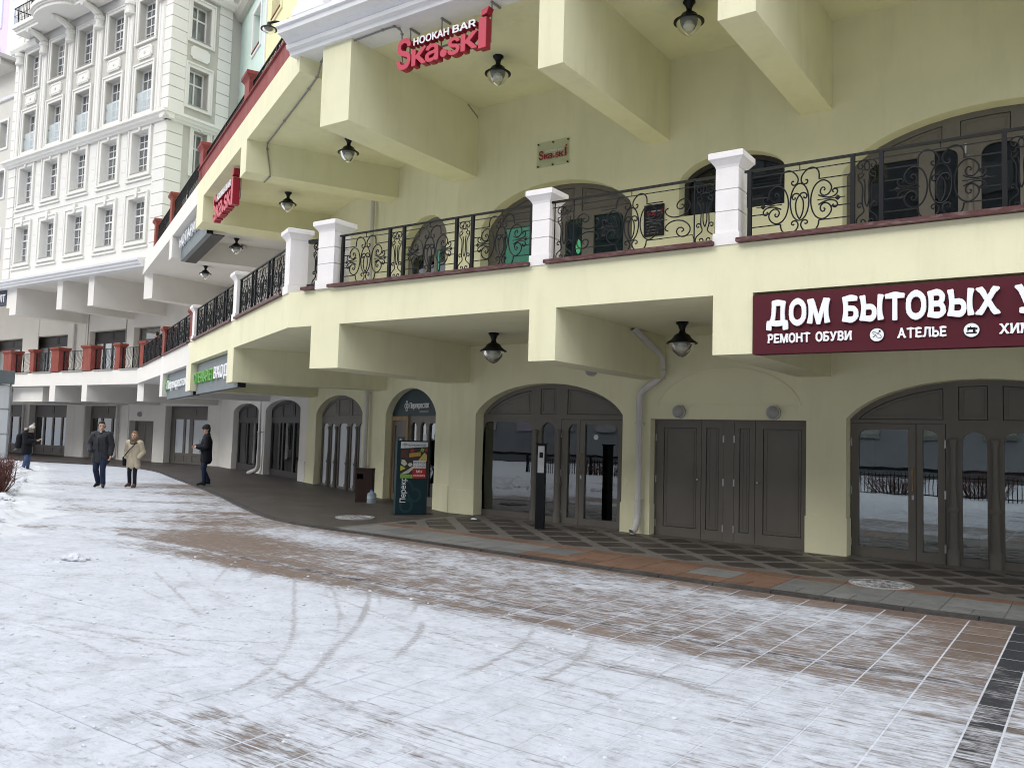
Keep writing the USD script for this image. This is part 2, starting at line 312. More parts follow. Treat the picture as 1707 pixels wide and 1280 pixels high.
TRACKS = [
    (0.055, 0.8, [(-7.35, 6.43), (-6.27, 5.53), (-5.55, 4.9), (-5.04, 4.45), (-4.61, 3.99), (-4.37, 3.65), (-4.23, 3.36), (-4.16, 3.11)]) ,
    (0.075, 0.9, [(-6.19, 6.37), (-5.63, 5.87), (-5.14, 5.31), (-4.77, 4.82), (-4.49, 4.37), (-4.21, 3.95), (-4.0, 3.57), (-3.86, 3.2)]) ,
    (0.04, 0.6, [(-6.52, 6.21), (-5.59, 5.43), (-4.91, 4.79), (-4.48, 4.29), (-4.1, 3.82)]) ,
    (0.03, 0.5, [(-6.4, 6.15), (-5.13, 5.07), (-4.81, 4.78), (-4.63, 4.53)]) ,
    (0.06, 0.7, [(-5.9, 6.29), (-5.18, 5.55)]) ,
    (0.06, 0.8, [(-5.52, 6.33), (-4.97, 5.77), (-4.76, 5.44)]) ,
    (0.07, 0.8, [(-4.69, 5.5), (-4.27, 4.98), (-4.04, 4.53), (-3.9, 4.23)]) ,
    (0.035, 0.6, [(-6.0, 3.5), (-5.51, 3.53), (-4.84, 3.57), (-4.45, 3.61)]) ,
    (0.05, 0.55, [(-8.09, 5.22), (-6.88, 4.7), (-5.83, 4.23)]) ,
    (0.035, 0.55, [(-4.11, 2.05), (-4.1, 2.26), (-4.08, 2.45), (-4.1, 2.72)]) ,
    (0.04, 0.6, [(-3.74, 2.17), (-3.74, 2.39), (-3.75, 2.6), (-3.8, 2.99)]) ,
    (0.06, 0.6, [(-4.91, 3.88), (-4.31, 3.7), (-3.79, 3.57), (-3.3, 3.48), (-2.88, 3.4)]) ,
    (0.03, 0.5, [(-5.52, 3.77), (-5.72, 3.88), (-5.81, 4.02), (-5.79, 4.21), (-5.68, 4.38)]) ,
    (0.04, 0.6, [(-6.25, 5.64), (-5.28, 5.45), (-4.47, 5.23)]) ,
    (0.03, 0.4, [(-5.44, 4.57), (-5.26, 5.0), (-4.73, 5.53)]) ,
    (0.04, 0.5, [(-4.33, 2.04), (-4.15, 2.05), (-4.02, 2.01), (-3.96, 1.98)]) ,
    (0.04, 0.5, [(-4.12, 2.25), (-3.97, 2.21), (-3.83, 2.14)]) ,
    (0.05, 0.6, [(-7.02, 5.65), (-7.79, 6.43), (-8.47, 7.14)]) ,
    (0.05, 0.5, [(-6.97, 5.13), (-7.9, 6.05), (-8.53, 6.74)]) ,
    (0.05, 0.5, [(-6.76, 5.36), (-7.47, 6.04)]) ,
    (0.04, 0.45, [(-4.68, 4.01), (-3.98, 3.65), (-3.95, 4.03), (-4.11, 4.55)]) ,
    (0.05, 0.7, [(-4.99, 5.86), (-4.07, 5.65), (-3.19, 5.4), (-2.68, 5.41), (-2.23, 5.21), (-1.56, 5.07)]) ,
    (0.05, 0.7, [(-4.47, 5.25), (-3.8, 5.07), (-3.28, 4.94), (-2.88, 4.89)]) ,
    (0.06, 0.8, [(-3.86, 5.95), (-3.67, 5.64), (-3.53, 5.25), (-3.47, 4.98), (-3.4, 4.48), (-3.41, 4.23)]) ,
    (0.07, 0.8, [(-3.3, 5.99), (-3.11, 5.55), (-3.02, 5.24), (-2.97, 4.87), (-2.9, 4.56)]) ,
    (0.05, 0.5, [(-3.53, 5.5), (-3.38, 5.3), (-3.3, 4.99)]) ,
    (0.09, 0.75, [(-2.85, 5.32), (-2.46, 5.27), (-2.05, 5.18), (-1.62, 5.07)]) ,
    (0.05, 0.6, [(-2.01, 4.59), (-1.61, 4.45), (-1.36, 4.42)]) ,
    (0.03, 0.5, [(-5.24, 6.14), (-3.99, 6.04), (-3.04, 5.78), (-2.36, 5.76)]) ,
    (0.05, 0.5, [(-2.9, 3.88), (-2.52, 3.85), (-2.0, 3.82)]) ,
]
_r = np.random.default_rng(21)
for _k in range(48):                                         # faint older tracks that sweep across the open snow
    _x, _y, _a, _c = _r.uniform(-9.5, -2.2), _r.uniform(2.4, 6.0), _r.normal(PI*.93, .28), _r.normal(0, .16); _L = _r.uniform(1.2, 4.2); _p = []
    for _t in np.linspace(0, 1, 6): _p.append((_x, _y)); _x += math.cos(_a)*_L/5; _y += math.sin(_a)*_L/5*-1; _a += _c*_L/5
    TRACKS.append((_r.uniform(.03, .05), _r.uniform(.10, .34), _p))
def mask_of(x, y):
    """Two colours per point: (bareness, oblique zone, charcoal) and (tyre marks, scrape lines, clean snow)."""
    w, z2 = wear_of(x, y); tr = np.zeros_like(w)
    for wd, st, pts in TRACKS:
        p = smooth_path(pts, 6); k = (x > p[:, 0].min()-.3) & (x < p[:, 0].max()+.3) & (y > p[:, 1].min()-.3) & (y < p[:, 1].max()+.3)
        if not k.any(): continue
        xx, yy = x[k], y[k]; d = seg_dist(xx, yy, p)
        fade = sm(0, .35, np.hypot(xx-p[0, 0], yy-p[0, 1]))*sm(0, .35, np.hypot(xx-p[-1, 0], yy-p[-1, 1]))*(.60+.40*sm(.35, .60, nz(xx, yy, 1.7, 1.7, 17, 3)))
        tr[k] = np.maximum(tr[k], (.30+.70*st)*fade**.7*np.clip(1-d/(wd*.54), 0, 1))
    ch = np.exp(-((y-6.41+.02*np.sin(x*1.7))/.075)**4)*sm(-9.5, -6.0, x)+sm(-.634, -.624, x)*sm(-.446, -.456, x)
    w = w+0.20*ch*sm(-9, -4, x)
    line = (.06+.84*sm(-5.5, -1.8, x))*(1-z2)+.30*z2
    return np.stack([np.clip(w, 0, 1.4), z2, np.clip(ch*.8, 0, 1)], -1), np.stack([tr, line, np.zeros_like(w)], -1)

def snow_material(name, joints):
    nodes = {'k': ('attribute', {'attribute': 'marks'}), 'ks': ('separate_color', {}),
        'm4': ('mapping', {'scale': (.42, 34.0, 1.0)}), 'n4': ('noise_texture', {'scale': 1.0, 'detail': 3.0, 'roughness': 0.6, 'distortion': 0.25}), 'r4': ('map_range', {'range_type': 'smoothstep', 'from_min': 0.585, 'from_max': 0.70, 'clamp': True}),
        'l1': ('math', {'math_type': 'multiply'}), 'l2': ('math', {'math_type': 'multiply', 'value2': 0.75}), 'n5': ('noise_texture', {'scale': 30.0, 'detail': 5.0, 'roughness': 0.75}), 'r5': ('map_range', {'from_min': 0.30, 'from_max': 0.62, 'to_min': 0.15, 'to_max': 1.0, 'clamp': True}),
        't0': ('math', {'math_type': 'multiply_add', 'value2': .62}), 'tb': ('math', {'math_type': 'multiply_add', 'value2': .34, 'value3': -.17}), 'tg': ('map_range', {'range_type': 'smoothstep', 'from_min': .10, 'from_max': .44, 'to_min': 0.0, 'to_max': .56, 'clamp': True}), 'tz': ('math', {'math_type': 'greater_than', 'value2': .02}), 't1': ('math', {'math_type': 'multiply'}), 'tl': ('math', {'math_type': 'maximum'}), 'mt': ('mix', {'color2': (0.165, 0.143, 0.134)}), 'cl': ('mix', {'color2': (0.66, 0.685, 0.73)}),
        'n6': ('noise_texture', {'scale': 13.0, 'detail': 7.0, 'roughness': 0.8}), 'r6': ('rgb_ramp', {'ramp': [(0.34, (.74, .74, .755)), (0.46, (.97, .97, .97)), (0.7, (1.07, 1.07, 1.07))]}), 'm6': ('mix', {'mix_type': 'multiply', 'fac': 1.0}),
        'a': ('attribute', {'attribute': 'mask'}), 'sp': ('separate_color', {}), 'g': ('geometry', {}),
        'm1': ('mapping', {'scale': (3.4, 27.0, 1.0)}), 'n1': ('noise_texture', {'scale': 1.0, 'detail': 7.0, 'roughness': 0.68}),
        'm2': ('mapping', {'scale': (11.0, 125.0, 1.0)}), 'n2': ('noise_texture', {'scale': 1.0, 'detail': 4.0, 'roughness': 0.6}),
        'n3': ('noise_texture', {'scale': 4.5, 'detail': 9.0, 'roughness': 0.72}),
        'mz': ('mapping', {'rotation': (0, 0, 0.4475), 'scale': (2.4, 14.0, 1.0)}), 'nz': ('noise_texture', {'scale': 1.0, 'detail': 7.0, 'roughness': 0.68}),
        'mxz': ('mix_float', {}), 'a1': ('math', {'math_type': 'multiply_add', 'value2': 1.55, 'value3': -0.775}),
        'a2': ('math', {'math_type': 'multiply_add', 'value2': 0.85, 'value3': -0.425}), 'a3': ('math', {'math_type': 'multiply_add', 'value2': 1.15, 'value3': -0.575}),
        's1': ('math', {'math_type': 'add'}), 's2': ('math', {'math_type': 'add'}), 's3': ('math', {'math_type': 'add'}),
        'fac': ('map_range', {'range_type': 'smoothstep', 'from_min': 0.30, 'from_max': 0.86, 'to_min': 0.0, 'to_max': 1.0, 'clamp': True}),
        'oi': ('object_info', {}), 'nb': ('noise_texture', {'scale': 9.0, 'detail': 6.0, 'roughness': 0.7}),
        'br': ('rgb_ramp', {'ramp': [(0.25, (0.105, 0.076, 0.060)), (0.5, (0.155, 0.115, 0.092)), (0.8, (0.22, 0.175, 0.15))]}),
        'bv': ('math', {'math_type': 'multiply_add', 'value2': 0.35, 'value3': 0.82}), 'bm': ('mix', {'mix_type': 'multiply', 'fac': 1.0}),
        'ch': ('mix', {'color2': (0.030, 0.031, 0.035)}),
        'ns': ('noise_texture', {'scale': 2.6, 'detail': 8.0, 'roughness': 0.68}),
        'sn': ('rgb_ramp', {'ramp': [(0.30, (0.40, 0.415, 0.455)), (0.46, (0.505, 0.53, 0.58)), (0.72, (0.575, 0.605, 0.665))]}),
        'f1': ('map_range', {'from_min': 0.0, 'from_max': 0.6, 'clamp': True}), 'f2': ('map_range', {'from_min': 0.45, 'from_max': 1.0, 'clamp': True}), 'mx0': ('mix', {'color2': (0.335, 0.325, 0.335)}), 'mx': ('mix', {}), 'p': ('principled_bsdf', {'roughness': 0.6, 'specular_ior_level': 0.3}),
        'nf': ('noise_texture', {'scale': 26.0, 'detail': 6.0, 'roughness': 0.7}), 'hb': ('math', {'math_type': 'multiply_add', 'value2': -0.7}),
        'b': ('bump', {'strength': 0.75, 'distance': 0.016})}
    links = [('k.color', 'ks.color'), ('g.position', 'm4.vector'), ('m4.vector', 'n4.vector'), ('n4.fac', 'r4.value'), ('r4.result', 'l1.value1'), ('ks.g', 'l1.value2'), ('l1.value', 'l2.value1'),
        ('g.position', 'n5.vector'), ('n5.fac', 'r5.value'), ('ks.r', 't0.value1'), ('r5.result', 'tb.value1'), ('tb.value', 't0.value3'), ('t0.value', 'tg.value'), ('ks.r', 'tz.value1'), ('tg.result', 't1.value1'), ('tz.value', 't1.value2'), ('t1.value', 'tl.value1'), ('l2.value', 'tl.value2'), ('tl.value', 'mt.fac'),
        ('g.position', 'n6.vector'), ('n6.fac', 'r6.fac'), ('r6.color', 'm6.color2'), ('ks.b', 'cl.fac'), ('cl.color', 'm6.color1'), ('m6.color', 'mt.color1'),
        ('a.color', 'sp.color'), ('g.position', 'm1.vector'), ('m1.vector', 'n1.vector'), ('g.position', 'm2.vector'), ('m2.vector', 'n2.vector'), ('g.position', 'n3.vector'),
        ('g.position', 'mz.vector'), ('mz.vector', 'nz.vector'), ('sp.g', 'mxz.fac'), ('n1.fac', 'mxz.a'), ('nz.fac', 'mxz.b'),
        ('mxz.result', 'a1.value1'), ('n2.fac', 'a2.value1'), ('n3.fac', 'a3.value1'), ('a1.value', 's1.value1'), ('a2.value', 's1.value2'), ('s1.value', 's2.value1'), ('a3.value', 's2.value2'),
        ('s2.value', 's3.value1'), ('sp.r', 's3.value2'), ('s3.value', 'fac.value'),
        ('g.position', 'nb.vector'), ('nb.fac', 'br.fac'), ('oi.random', 'bv.value1'), ('br.color', 'bm.color1'), ('bv.value', 'bm.color2'), ('bm.color', 'ch.color1'), ('sp.b', 'ch.fac'),
        ('g.position', 'ns.vector'), ('ns.fac', 'sn.fac'), ('fac.result', 'f1.value'), ('fac.result', 'f2.value'), ('f1.result', 'mx0.fac'), ('sn.color', 'cl.color1'), ('mt.color', 'mx0.color1'), ('f2.result', 'mx.fac'), ('mx0.color', 'mx.color1'), ('ch.color', 'mx.color2'), ('mx.color', 'p.base_color'),
        ('g.position', 'nf.vector'), ('fac.result', 'hb.value1'), ('nf.fac', 'hb.value3'), ('hb.value', 'b.height'), ('b.normal', 'p.normal')]
    usdkit.material(stage, L+name, nodes, links, surface='p.BSDF'); return L+name
SNW = snow_material('worn_snow', False)
paint('fresh_snow', (0.57, 0.59, 0.625), 0.7, 0.06, 3.0, 0.7, 22); FSN = L+'fresh_snow'

def grid(xs, ys, zf):
    X, Y = np.meshgrid(xs, ys, indexing='ij'); nx, ny = X.shape
    i, j = np.meshgrid(np.arange(nx-1), np.arange(ny-1), indexing='ij'); q = np.stack([i*ny+j, (i+1)*ny+j, (i+1)*ny+j+1, i*ny+j+1], -1).reshape(-1, 4)
    return np.stack([X, Y, zf(X, Y)], -1).reshape(-1, 3), q
def ticks(a, b, step, out0, out1):
    lo, hi, x, s = [], [], a, step
    while x > out0: s *= 1.16; x -= s; lo.append(max(x, out0))
    x, s = b, step
    while x < out1: s *= 1.16; x += s; hi.append(min(x, out1))
    return np.array(lo[::-1]+list(np.arange(a, b+1e-6, step))+hi)
gx, gy = ticks(-11.6, 0.2, .027, -330, 300), ticks(1.9, 8.9, .027, -300, 330)
gv, gq = grid(gx, gy, lambda x, y: gz(x)+0.007*(nz(x, y, 1.3, 1.3, 5)-.5)*sm(80, 40, np.hypot(x, y))+.0032*((x > -4.93) & (x < 1.2) & (y > 2.45) & (y < 8.88)))
gm, gk = mask_of(gv[:, 0].copy(), gv[:, 1].copy())
slabzone = (gv[:, 0] > -4.93) & (gv[:, 0] < 1.2) & (gv[:, 1] > 2.45) & (gv[:, 1] < 8.88)
gm[slabzone, 0] *= .25; gk[slabzone, 2] = (.06+.40*sm(-4.2, -1.2, gv[slabzone, 0]))*(.35+.65*sm(.4, .6, nz(gv[slabzone, 0], gv[slabzone, 1], 1.6, 1.6, 91)))
ground = M().add(gv, gq).build('ground', SNW, kind='structure', smooth=True, prim=gm, marks=gk, label='snow covered street with worn paving and tyre tracks', cat='ground')
# square paving slabs that show through the snow: each its own stone
def slab(x0, x1, y0, y1, tone=0.0, h=0.0045):
    n = max(3, int((x1-x0)/.03)); k = max(3, int((y1-y0)/.03))
    v, q = grid(np.linspace(x0, x1, n), np.linspace(y0, y1, k), lambda x, y: gz(x)+h+0.007*(nz(x, y, 1.3, 1.3, 5)-.5))
    m, mk = mask_of(v[:, 0].copy(), v[:, 1].copy()); m[:, 2] = np.maximum(m[:, 2], tone)
    mb = M().add(v, q)
    for (ax, ay, bx, by) in ((x0, y0, x1, y0), (x1, y0, x1, y1), (x1, y1, x0, y1), (x0, y1, x0, y0)):
        z0, z1 = float(gz(ax))+h, float(gz(bx))+h; mb.add([(ax, ay, z0), (bx, by, z1), (bx, by, z1-.012), (ax, ay, z0-.012)], [[0, 3, 2, 1]]); m = np.vstack([m, np.repeat(m[:1], 4, 0)]); mk = np.vstack([mk, np.repeat(mk[:1], 4, 0)])
    mb.build('paving_slab', SNW, ground, prim=m, marks=mk)
G = .0066
for i in range(12):
    for j in range(-11, 7):
        x1 = -.63-.358*i; y0 = 6.45+.358*j if j >= 0 else 6.37+.358*j
        y1 = min(y0+.358, 8.87)
        if x1-.358 < -4.95 or y1-y0 < .1: continue
        slab(x1-.358+G, x1-G, y0+G, y1-G)
for i in range(26): slab(-.63-.358*(i+1)+G, -.63-.358*i-G, 6.376, 6.444, .55)
for j in range(-8, 7):                                     # charcoal setts across the street and the next bay
    y0 = 6.37+.358*j; slab(-.624, -.456, y0+G, min(y0+.358, 8.87)-G, 1.0)
    for i in range(3):
        if y0 > 4.2: slab(-.45+.358*i+G, -.45+.358*(i+1)-G, y0+G, min(y0+.358, 8.87)-G, .25)

# ---------------------------------------------------------------- pavement under the arcade and its kerb
kp = smooth_path(KERB, 10); 
def off_path(p, d):
    t = np.gradient(p, axis=0); t /= np.linalg.norm(t, axis=1, keepdims=True); return p+d*np.stack([t[:, 1], -t[:, 0]], 1)
kin = off_path(kp, .12) if off_path(kp, .12)[0, 1] > kp[0, 1] else off_path(kp, -.12)
def tone_mat(name, c, rough=.55, var=.22, dust=.35):
    c = np.array(c)
    usdkit.material(stage, L+name, {'g': ('geometry', {}), 'oi': ('object_info', {}), 'n': ('noise_texture', {'scale': 5.0, 'detail': 8.0, 'roughness': .7}),
        'r': ('rgb_ramp', {'ramp': [(.3, tuple(c*(1-var))), (.72, tuple(c*(1+var)))]}), 'bv': ('math', {'math_type': 'multiply_add', 'value2': .36, 'value3': .82}), 'bm': ('mix', {'mix_type': 'multiply', 'fac': 1.0}),
        'n2': ('noise_texture', {'scale': 1.7, 'detail': 9.0, 'roughness': .75}), 'r2': ('rgb_ramp', {'ramp': [(.52, (0, 0, 0)), (.80, (dust,)*3)]}), 'd': ('mix', {'color2': (.24, .225, .205)}),
        'n3': ('noise_texture', {'scale': 60.0, 'detail': 4.0}), 'b': ('bump', {'strength': .3, 'distance': .006}), 'p': ('principled_bsdf', {'roughness': rough})},
        [('g.position', 'n.vector'), ('n.fac', 'r.fac'), ('oi.random', 'bv.value1'), ('r.color', 'bm.color1'), ('bv.value', 'bm.color2'), ('g.position', 'n2.vector'), ('n2.fac', 'r2.fac'), ('r2.color', 'd.fac'),
         ('bm.color', 'd.color1'), ('d.color', 'p.base_color'), ('g.position', 'n3.vector'), ('n3.fac', 'b.height'), ('b.normal', 'p.normal')], surface='p.BSDF'); return L+name
PVB, PVG, PVO, PVD = tone_mat('paving_taupe', (.150, .138, .125)), tone_mat('paving_grey', (.135, .135, .13)), tone_mat('paving_orange', (.138, .078, .050)), tone_mat('paving_dark_brown', (.038, .029, .025))
KRB = tone_mat('kerb_dark', (.035, .032, .03), .6)
usdkit.material(stage, L+'paving_brown_setts', {'g': ('geometry', {}), 'm': ('mapping', {'rotation': (0, 0, -.4475+PI)}), 'br': ('brick_texture', {'scale': 1.0, 'brick_width': .22, 'row_height': .115, 'mortar_size': .012, 'color1': (.050, .040, .035), 'color2': (.068, .055, .047), 'mortar': (.025, .023, .022)}),
    'n2': ('noise_texture', {'scale': 1.1, 'detail': 9.0, 'roughness': .75}), 'r2': ('rgb_ramp', {'ramp': [(.50, (0, 0, 0)), (.82, (.4,)*3)]}), 'd': ('mix', {'color2': (.20, .19, .18)}),
    'p': ('principled_bsdf', {'roughness': .55}), 'b': ('bump', {'strength': .5, 'distance': .008, 'invert': True})},
    [('g.position', 'm.vector'), ('m.vector', 'br.vector'), ('br.color', 'd.color1'), ('g.position', 'n2.vector'), ('n2.fac', 'r2.fac'), ('r2.color', 'd.fac'), ('d.color', 'p.base_color'), ('br.fac', 'b.height'), ('b.normal', 'p.normal')], surface='p.BSDF')
PVS = L+'paving_brown_setts'
wallside = [(8, 13.4), (-9.8, 13.4)]+[tuple(np.array([-10.05, 12.5])+D2*s_-N2*.7) for s_ in (0.5, 21.7)]+[(-30.2, 22.8), (-60, 22.8)]
pvp = Polygon([tuple(p) for p in kin]+wallside[::-1]).buffer(0)
def drape(poly, h, step=.45):
    """A flat shape laid on the rise and fall of the street."""
    m = trimesh.creation.extrude_polygon(poly, .03, engine='earcut')
    v, f = trimesh.remesh.subdivide_to_size(m.vertices, m.faces, 1.6, max_iter=12) if poly.area > 2 else (m.vertices, m.faces)
    v = np.array(v); v[:, 2] = v[:, 2]-.03+h+gz(v[:, 0]); return v, f
pavement = M().add(*drape(pvp, .022)).build('pavement', PVS, kind='structure', label='dark paved walk under the arcade beside the snowy street', cat='pavement')
M().add(*drape(sbox(-9.55, 9.055, 8, 13.3), .026)).build('paving_bed', PVB, pavement)
rng = np.random.default_rng(4)
def stone(poly, mat, h=.032, name='paving_stone'):
    for g in getattr(poly, 'geoms', [poly]):
        if g.geom_type == 'Polygon' and g.area > .004:
            m = trimesh.creation.extrude_polygon(g, .012, engine='earcut'); v = np.array(m.vertices); v[:, 2] += h-.012+gz(v[:, 0]); M().add(v, m.faces).build(name, mat, pavement)
for i in range(36):                                        # two rows of border flags, then an orange band
    x1 = -.73+.54*(i-3)*-1+.0; x0 = x1-.54
    if x0 < -9.5 or x1 > 2: continue
    xm = (x0+x1)/2
    a = PVO if -6.25 < xm < -3.05 else PVG
    b = PVG if (-5.95 < xm < -5.4 or -3.95 < xm < -3.4) else a
    stone(sbox(x0+.006, 9.40, x1-.006, 9.94), b)
    stone(sbox(x0+.006, 9.065, xm-.005, 9.388), a); stone(sbox(xm+.005, 9.065, x1-.006, 9.388), a)
    stone(sbox(x0+.005, 9.955, x1-.005, 10.185), PVO)
field = sbox(-9.35, 10.32, 1.6, 12.36); PER = .81
for i in range(-14, 15):
    for j in range(-14, 15):
        c = (-4.9+PER/2*(i+j), 10.9+PER/2*(i-j)); r = PER/2-.118
        if -9.9 < c[0] < 2 and 9.6 < c[1] < 13:
            stone(Polygon([(c[0]-r, c[1]), (c[0], c[1]-r), (c[0]+r, c[1]), (c[0], c[1]+r)]).intersection(field), PVD)
acc, last = 0.0, 0                                         # kerb stones, one by one near the camera
for k in range(1, len(kp)):
    acc += np.hypot(*(kp[k]-kp[k-1]))
    if acc > .62 or k == len(kp)-1:
        mid = kp[k]
        if mid[0] > -16.5 and mid[0] < 3:
            lst = np.linspace(0, 1, 3)
            n_ = max(1, int(round(acc/.62)))
            A_, B_, C_, E_ = kp[last], kp[k], kin[k], kin[last]
            for q in range(n_):
                t0, t1 = q/n_, (q+1)/n_; e = .006/acc
                P_ = [A_+(B_-A_)*(t0+e), A_+(B_-A_)*(t1-e), E_+(C_-E_)*(t1-e), E_+(C_-E_)*(t0+e)]
                mb = M(); zt = [float(gz(p[0]))+.030 for p in P_]
                mb.add([(*p, z-.12) for p, z in zip(P_, zt)]+[(*p, z) for p, z in zip(P_, zt)], [[0, 3, 2, 1], [4, 5, 6, 7], [0, 1, 5, 4], [1, 2, 6, 5], [2, 3, 7, 6], [3, 0, 4, 7]])
                mb.build('kerb_stone', KRB, pavement)
        elif mid[0] <= -16.5:
            A_, B_, C_, E_ = kp[last], kp[k], kin[k], kin[last]; P_ = [A_, B_, C_, E_]; zt = [float(gz(p[0]))+.030 for p in P_]
            if '_kf' not in globals(): _kf = M()
            _kf.add([(*p, z-.12) for p, z in zip(P_, zt)]+[(*p, z) for p, z in zip(P_, zt)], [[0, 3, 2, 1], [4, 5, 6, 7], [0, 1, 5, 4], [1, 2, 6, 5], [2, 3, 7, 6], [3, 0, 4, 7]])
        acc, last = 0.0, k
_kf.build('far_kerb', KRB, pavement)

# snow ridge along the planted edge on the left
def ridge():
    a, b = np.array([-10.8, 4.95]), np.array([-34.8, 17.1]); d = (b-a)/np.linalg.norm(b-a); n = np.array([d[1], -d[0]])*1.0
    if n[1] > 0: n = -n
    T, U = np.meshgrid(np.concatenate([np.arange(0, 12, .06), np.arange(12, 27, .15)]), np.arange(-.9, 5.0, .06), indexing='ij')
    X = a[0]+d[0]*T+n[0]*U; Y = a[1]+d[1]*T+n[1]*U
    lump = np.clip(nz(X, Y, 2.6, 2.6, 41, 5)-.46, 0, 1)*.55+np.clip(nz(X, Y, 6, 6, 43, 3)-.55, 0, 1)*.35
    H = sm(-.75, .6, U+1.1*(nz(X, Y, .8, .8, 44)-.5))*(.05+lump)*sm(0, 1.5, T)
    V = np.stack([X, Y, gz(X)-.012+H*.8], -1).reshape(-1, 3); nx, ny = X.shape
    i, j = np.meshgrid(np.arange(nx-1), np.arange(ny-1), indexing='ij'); return V, np.stack([i*ny+j, (i+1)*ny+j, (i+1)*ny+j+1, i*ny+j+1], -1).reshape(-1, 4)
M().add(*ridge()).build('snow_ridge', FSN, kind='structure', smooth=True, label='lumpy ridge of shovelled snow along the left edge of the street', cat='snow')

# ---------------------------------------------------------------- shop fronts and doors
def front(parent, fr, outline, w, glass=(), panels=(), mat=TRM, gmat=GLS, name='shopfront', film=None, th=.07, plab=None):
    """A joinery front: frame with recessed panels and panes; glass and panels are lists of (u, z) shapes."""
    cut = unary_union(list(glass)+list(panels)) if (glass or panels) else Polygon()
    fp = M(fr).poly(outline.difference(cut), w-th, w).build(name, mat, parent, label=plab)
    for g in glass:
        M(fr).poly(g, w-.045, w-.037).build('pane', gmat if film is None else film, fp)
    for p in panels:
        mb = M(fr).poly(p, w-.062, w-.05).poly(p.buffer(-.010, join_style=2), w-.05, w-.012); q = p.buffer(-.045, join_style=2)
        if q.area > .01: mb.poly(q.difference(q.buffer(-.014, join_style=2)), w-.013, w-.004)
        mb.build('panel', mat, fp)
    return fp
def leaf(parent, fr, u0, u1, z0, z1, w, glass=(), panels=(), mat=TRM, gmat=GLS, hinge=None, handle=None, film=None, hz=1.15):
    d = front(parent, fr, sbox(u0+.004, z0, u1-.004, z1), w, glass, panels, mat, gmat, 'door', film, .06)
    if hinge is not None:
        for z in (z0+.12*(z1-z0), z0+.5*(z1-z0), z0+.86*(z1-z0)): M(fr).box(hinge-.011, hinge+.011, w-.002, w+.012, z-.055, z+.055).build('hinge', STL, d)
    if handle is not None:
        M(fr).tube([(handle, w, hz+.16), (handle, w+.05, hz+.15), (handle, w+.05, hz-.15), (handle, w, hz-.16)], .012).build('handle', BIN if handle > -5 and handle < -8 else OCH, d)
        M(fr).box(handle-.014, handle+.014, w, w+.01, hz-.27, hz-.21).build('lock', STL, d)
    return d
def half_column(parent, fr, u, w, z0, z1, mat=TRM, name='column'):
    M(fr).lathe((u, w, 0), [(.0, z0), (.075, z0), (.075, z0+.22), (.055, z0+.26), (.052, z0+.72), (.068, z0+.74), (.068, z0+.78), (.052, z0+.80), (.048, z0+.86), (.034, z0+1.05), (.036, z1-.12), (.055, z1-.03), (.06, z1), (0, z1)], 10).build(name, mat, parent, smooth=40)

# ================================================================ the cream coloured arcade building
SB = 9.0                                                    # where the cream paint gives way to white along the oblique wing
yb = thing('arcade_building', 'cream plastered arcade building with a railed terrace on deep beams', 'building', (-5, 12.5, 0))
def P2(s_, w): return tuple(F2((s_, w, 0.))[:2])
a1, a2 = arch(-9.46, -6.43, -.1, 1.97, 2.52), arch(-2.92, .42, -.1, 1.95, 2.49, 1.06)
d2 = sbox(-5.93, -.1, -3.47, 1.92)
aP, aA = arch(.68, 3.36, -.1, 2.0, 2.53), arch(4.88, 8.62, -.1, 2.05, 2.52)
M(F1).poly(sbox(-10.05, -.1, 8, 3.23).difference(unary_union([a1, a2, d2])), -.32, 0).build('ground_wall', YEL, yb)
M(F2).poly(sbox(0, -.1, SB+.5, 3.23).difference(unary_union([aP, aA])), -.42, 0).build('ground_wall', YEL, yb)
for u0, u1 in ((-10.04, -9.445), (-6.445, -5.918), (-3.482, -2.905), (.405, 8)): M(F1).box(u0, u1, -.24, .012, -.1, .555, .004).build('plinth', YEL, yb)
for u0, u1 in ((.01, .692), (3.348, 4.892), (8.608, SB+.49)): M(F2).box(u0, u1, -.14, .012, -.1, .62, .004).build('plinth', YEL, yb)
blind = arch(-5.82, -3.54, 2.135, 2.15, 2.72, 1.02)
M(F1).poly(blind.difference(blind.buffer(-.018)), 0, .012).build('blind_arch', YEL, yb)
# upper storey behind the terrace
u2, u3, u4 = arch(-9.47, -6.33, 3.7, 5.45, 6.11, 1.03), arch(-5.5, -3.81, 5.16, 5.74, 6.08, 1.01), arch(-2.98, .82, 3.7, 5.5, 6.15, 1.04)
uS = arch(.47, 2.80, 3.7, 5.55, 6.08, 1.03)
M(F1).poly(sbox(-10.05, 3.8, 8, 7.77).difference(unary_union([u2, u3, u4])), -.32, 0).build('upper_wall', YEL, yb)
M(F2).poly(sbox(0, 3.8, SB, 7.5).difference(uS), -.42, 0).build('upper_wall', YEL, yb)
# terrace deck, its beams, the storey above
deck = Polygon([(8, 19), (8, 9.15), (-10.81, 9.15), P2(SB, 3.35), P2(SB, -5.5)])
M().flat(deck, 3.23, 3.80).build('terrace_deck', YEL, yb)
for u0, u1 in ((-10.25, -9.62), (-6.10, -5.69), (-3.59, -3.13), (-.3, .15)): M(F1).box(u0, u1, 0, 3.35, 2.55, 3.23).build('beam', YEL, yb)
for u0, u1 in ((3.37, 3.98), (8.6, SB)): M(F2).box(u0, u1, 0, 3.35, 2.53, 3.23).build('beam', YEL, yb)
M().flat(Polygon([(8, 19), (8, 9.15), (-10.81, 9.15), (-10.05, 12.5), (-10.05, 19)]), 7.77, 8.2).build('upper_floor', YEL, yb)
M().flat(Polygon([(-10.81, 9.152), P2(SB, 3.35), P2(SB, -5.5), (-10.05, 18.9), (-10.05, 12.5)]), 7.5, 8.03).build('upper_floor', YEL, yb)
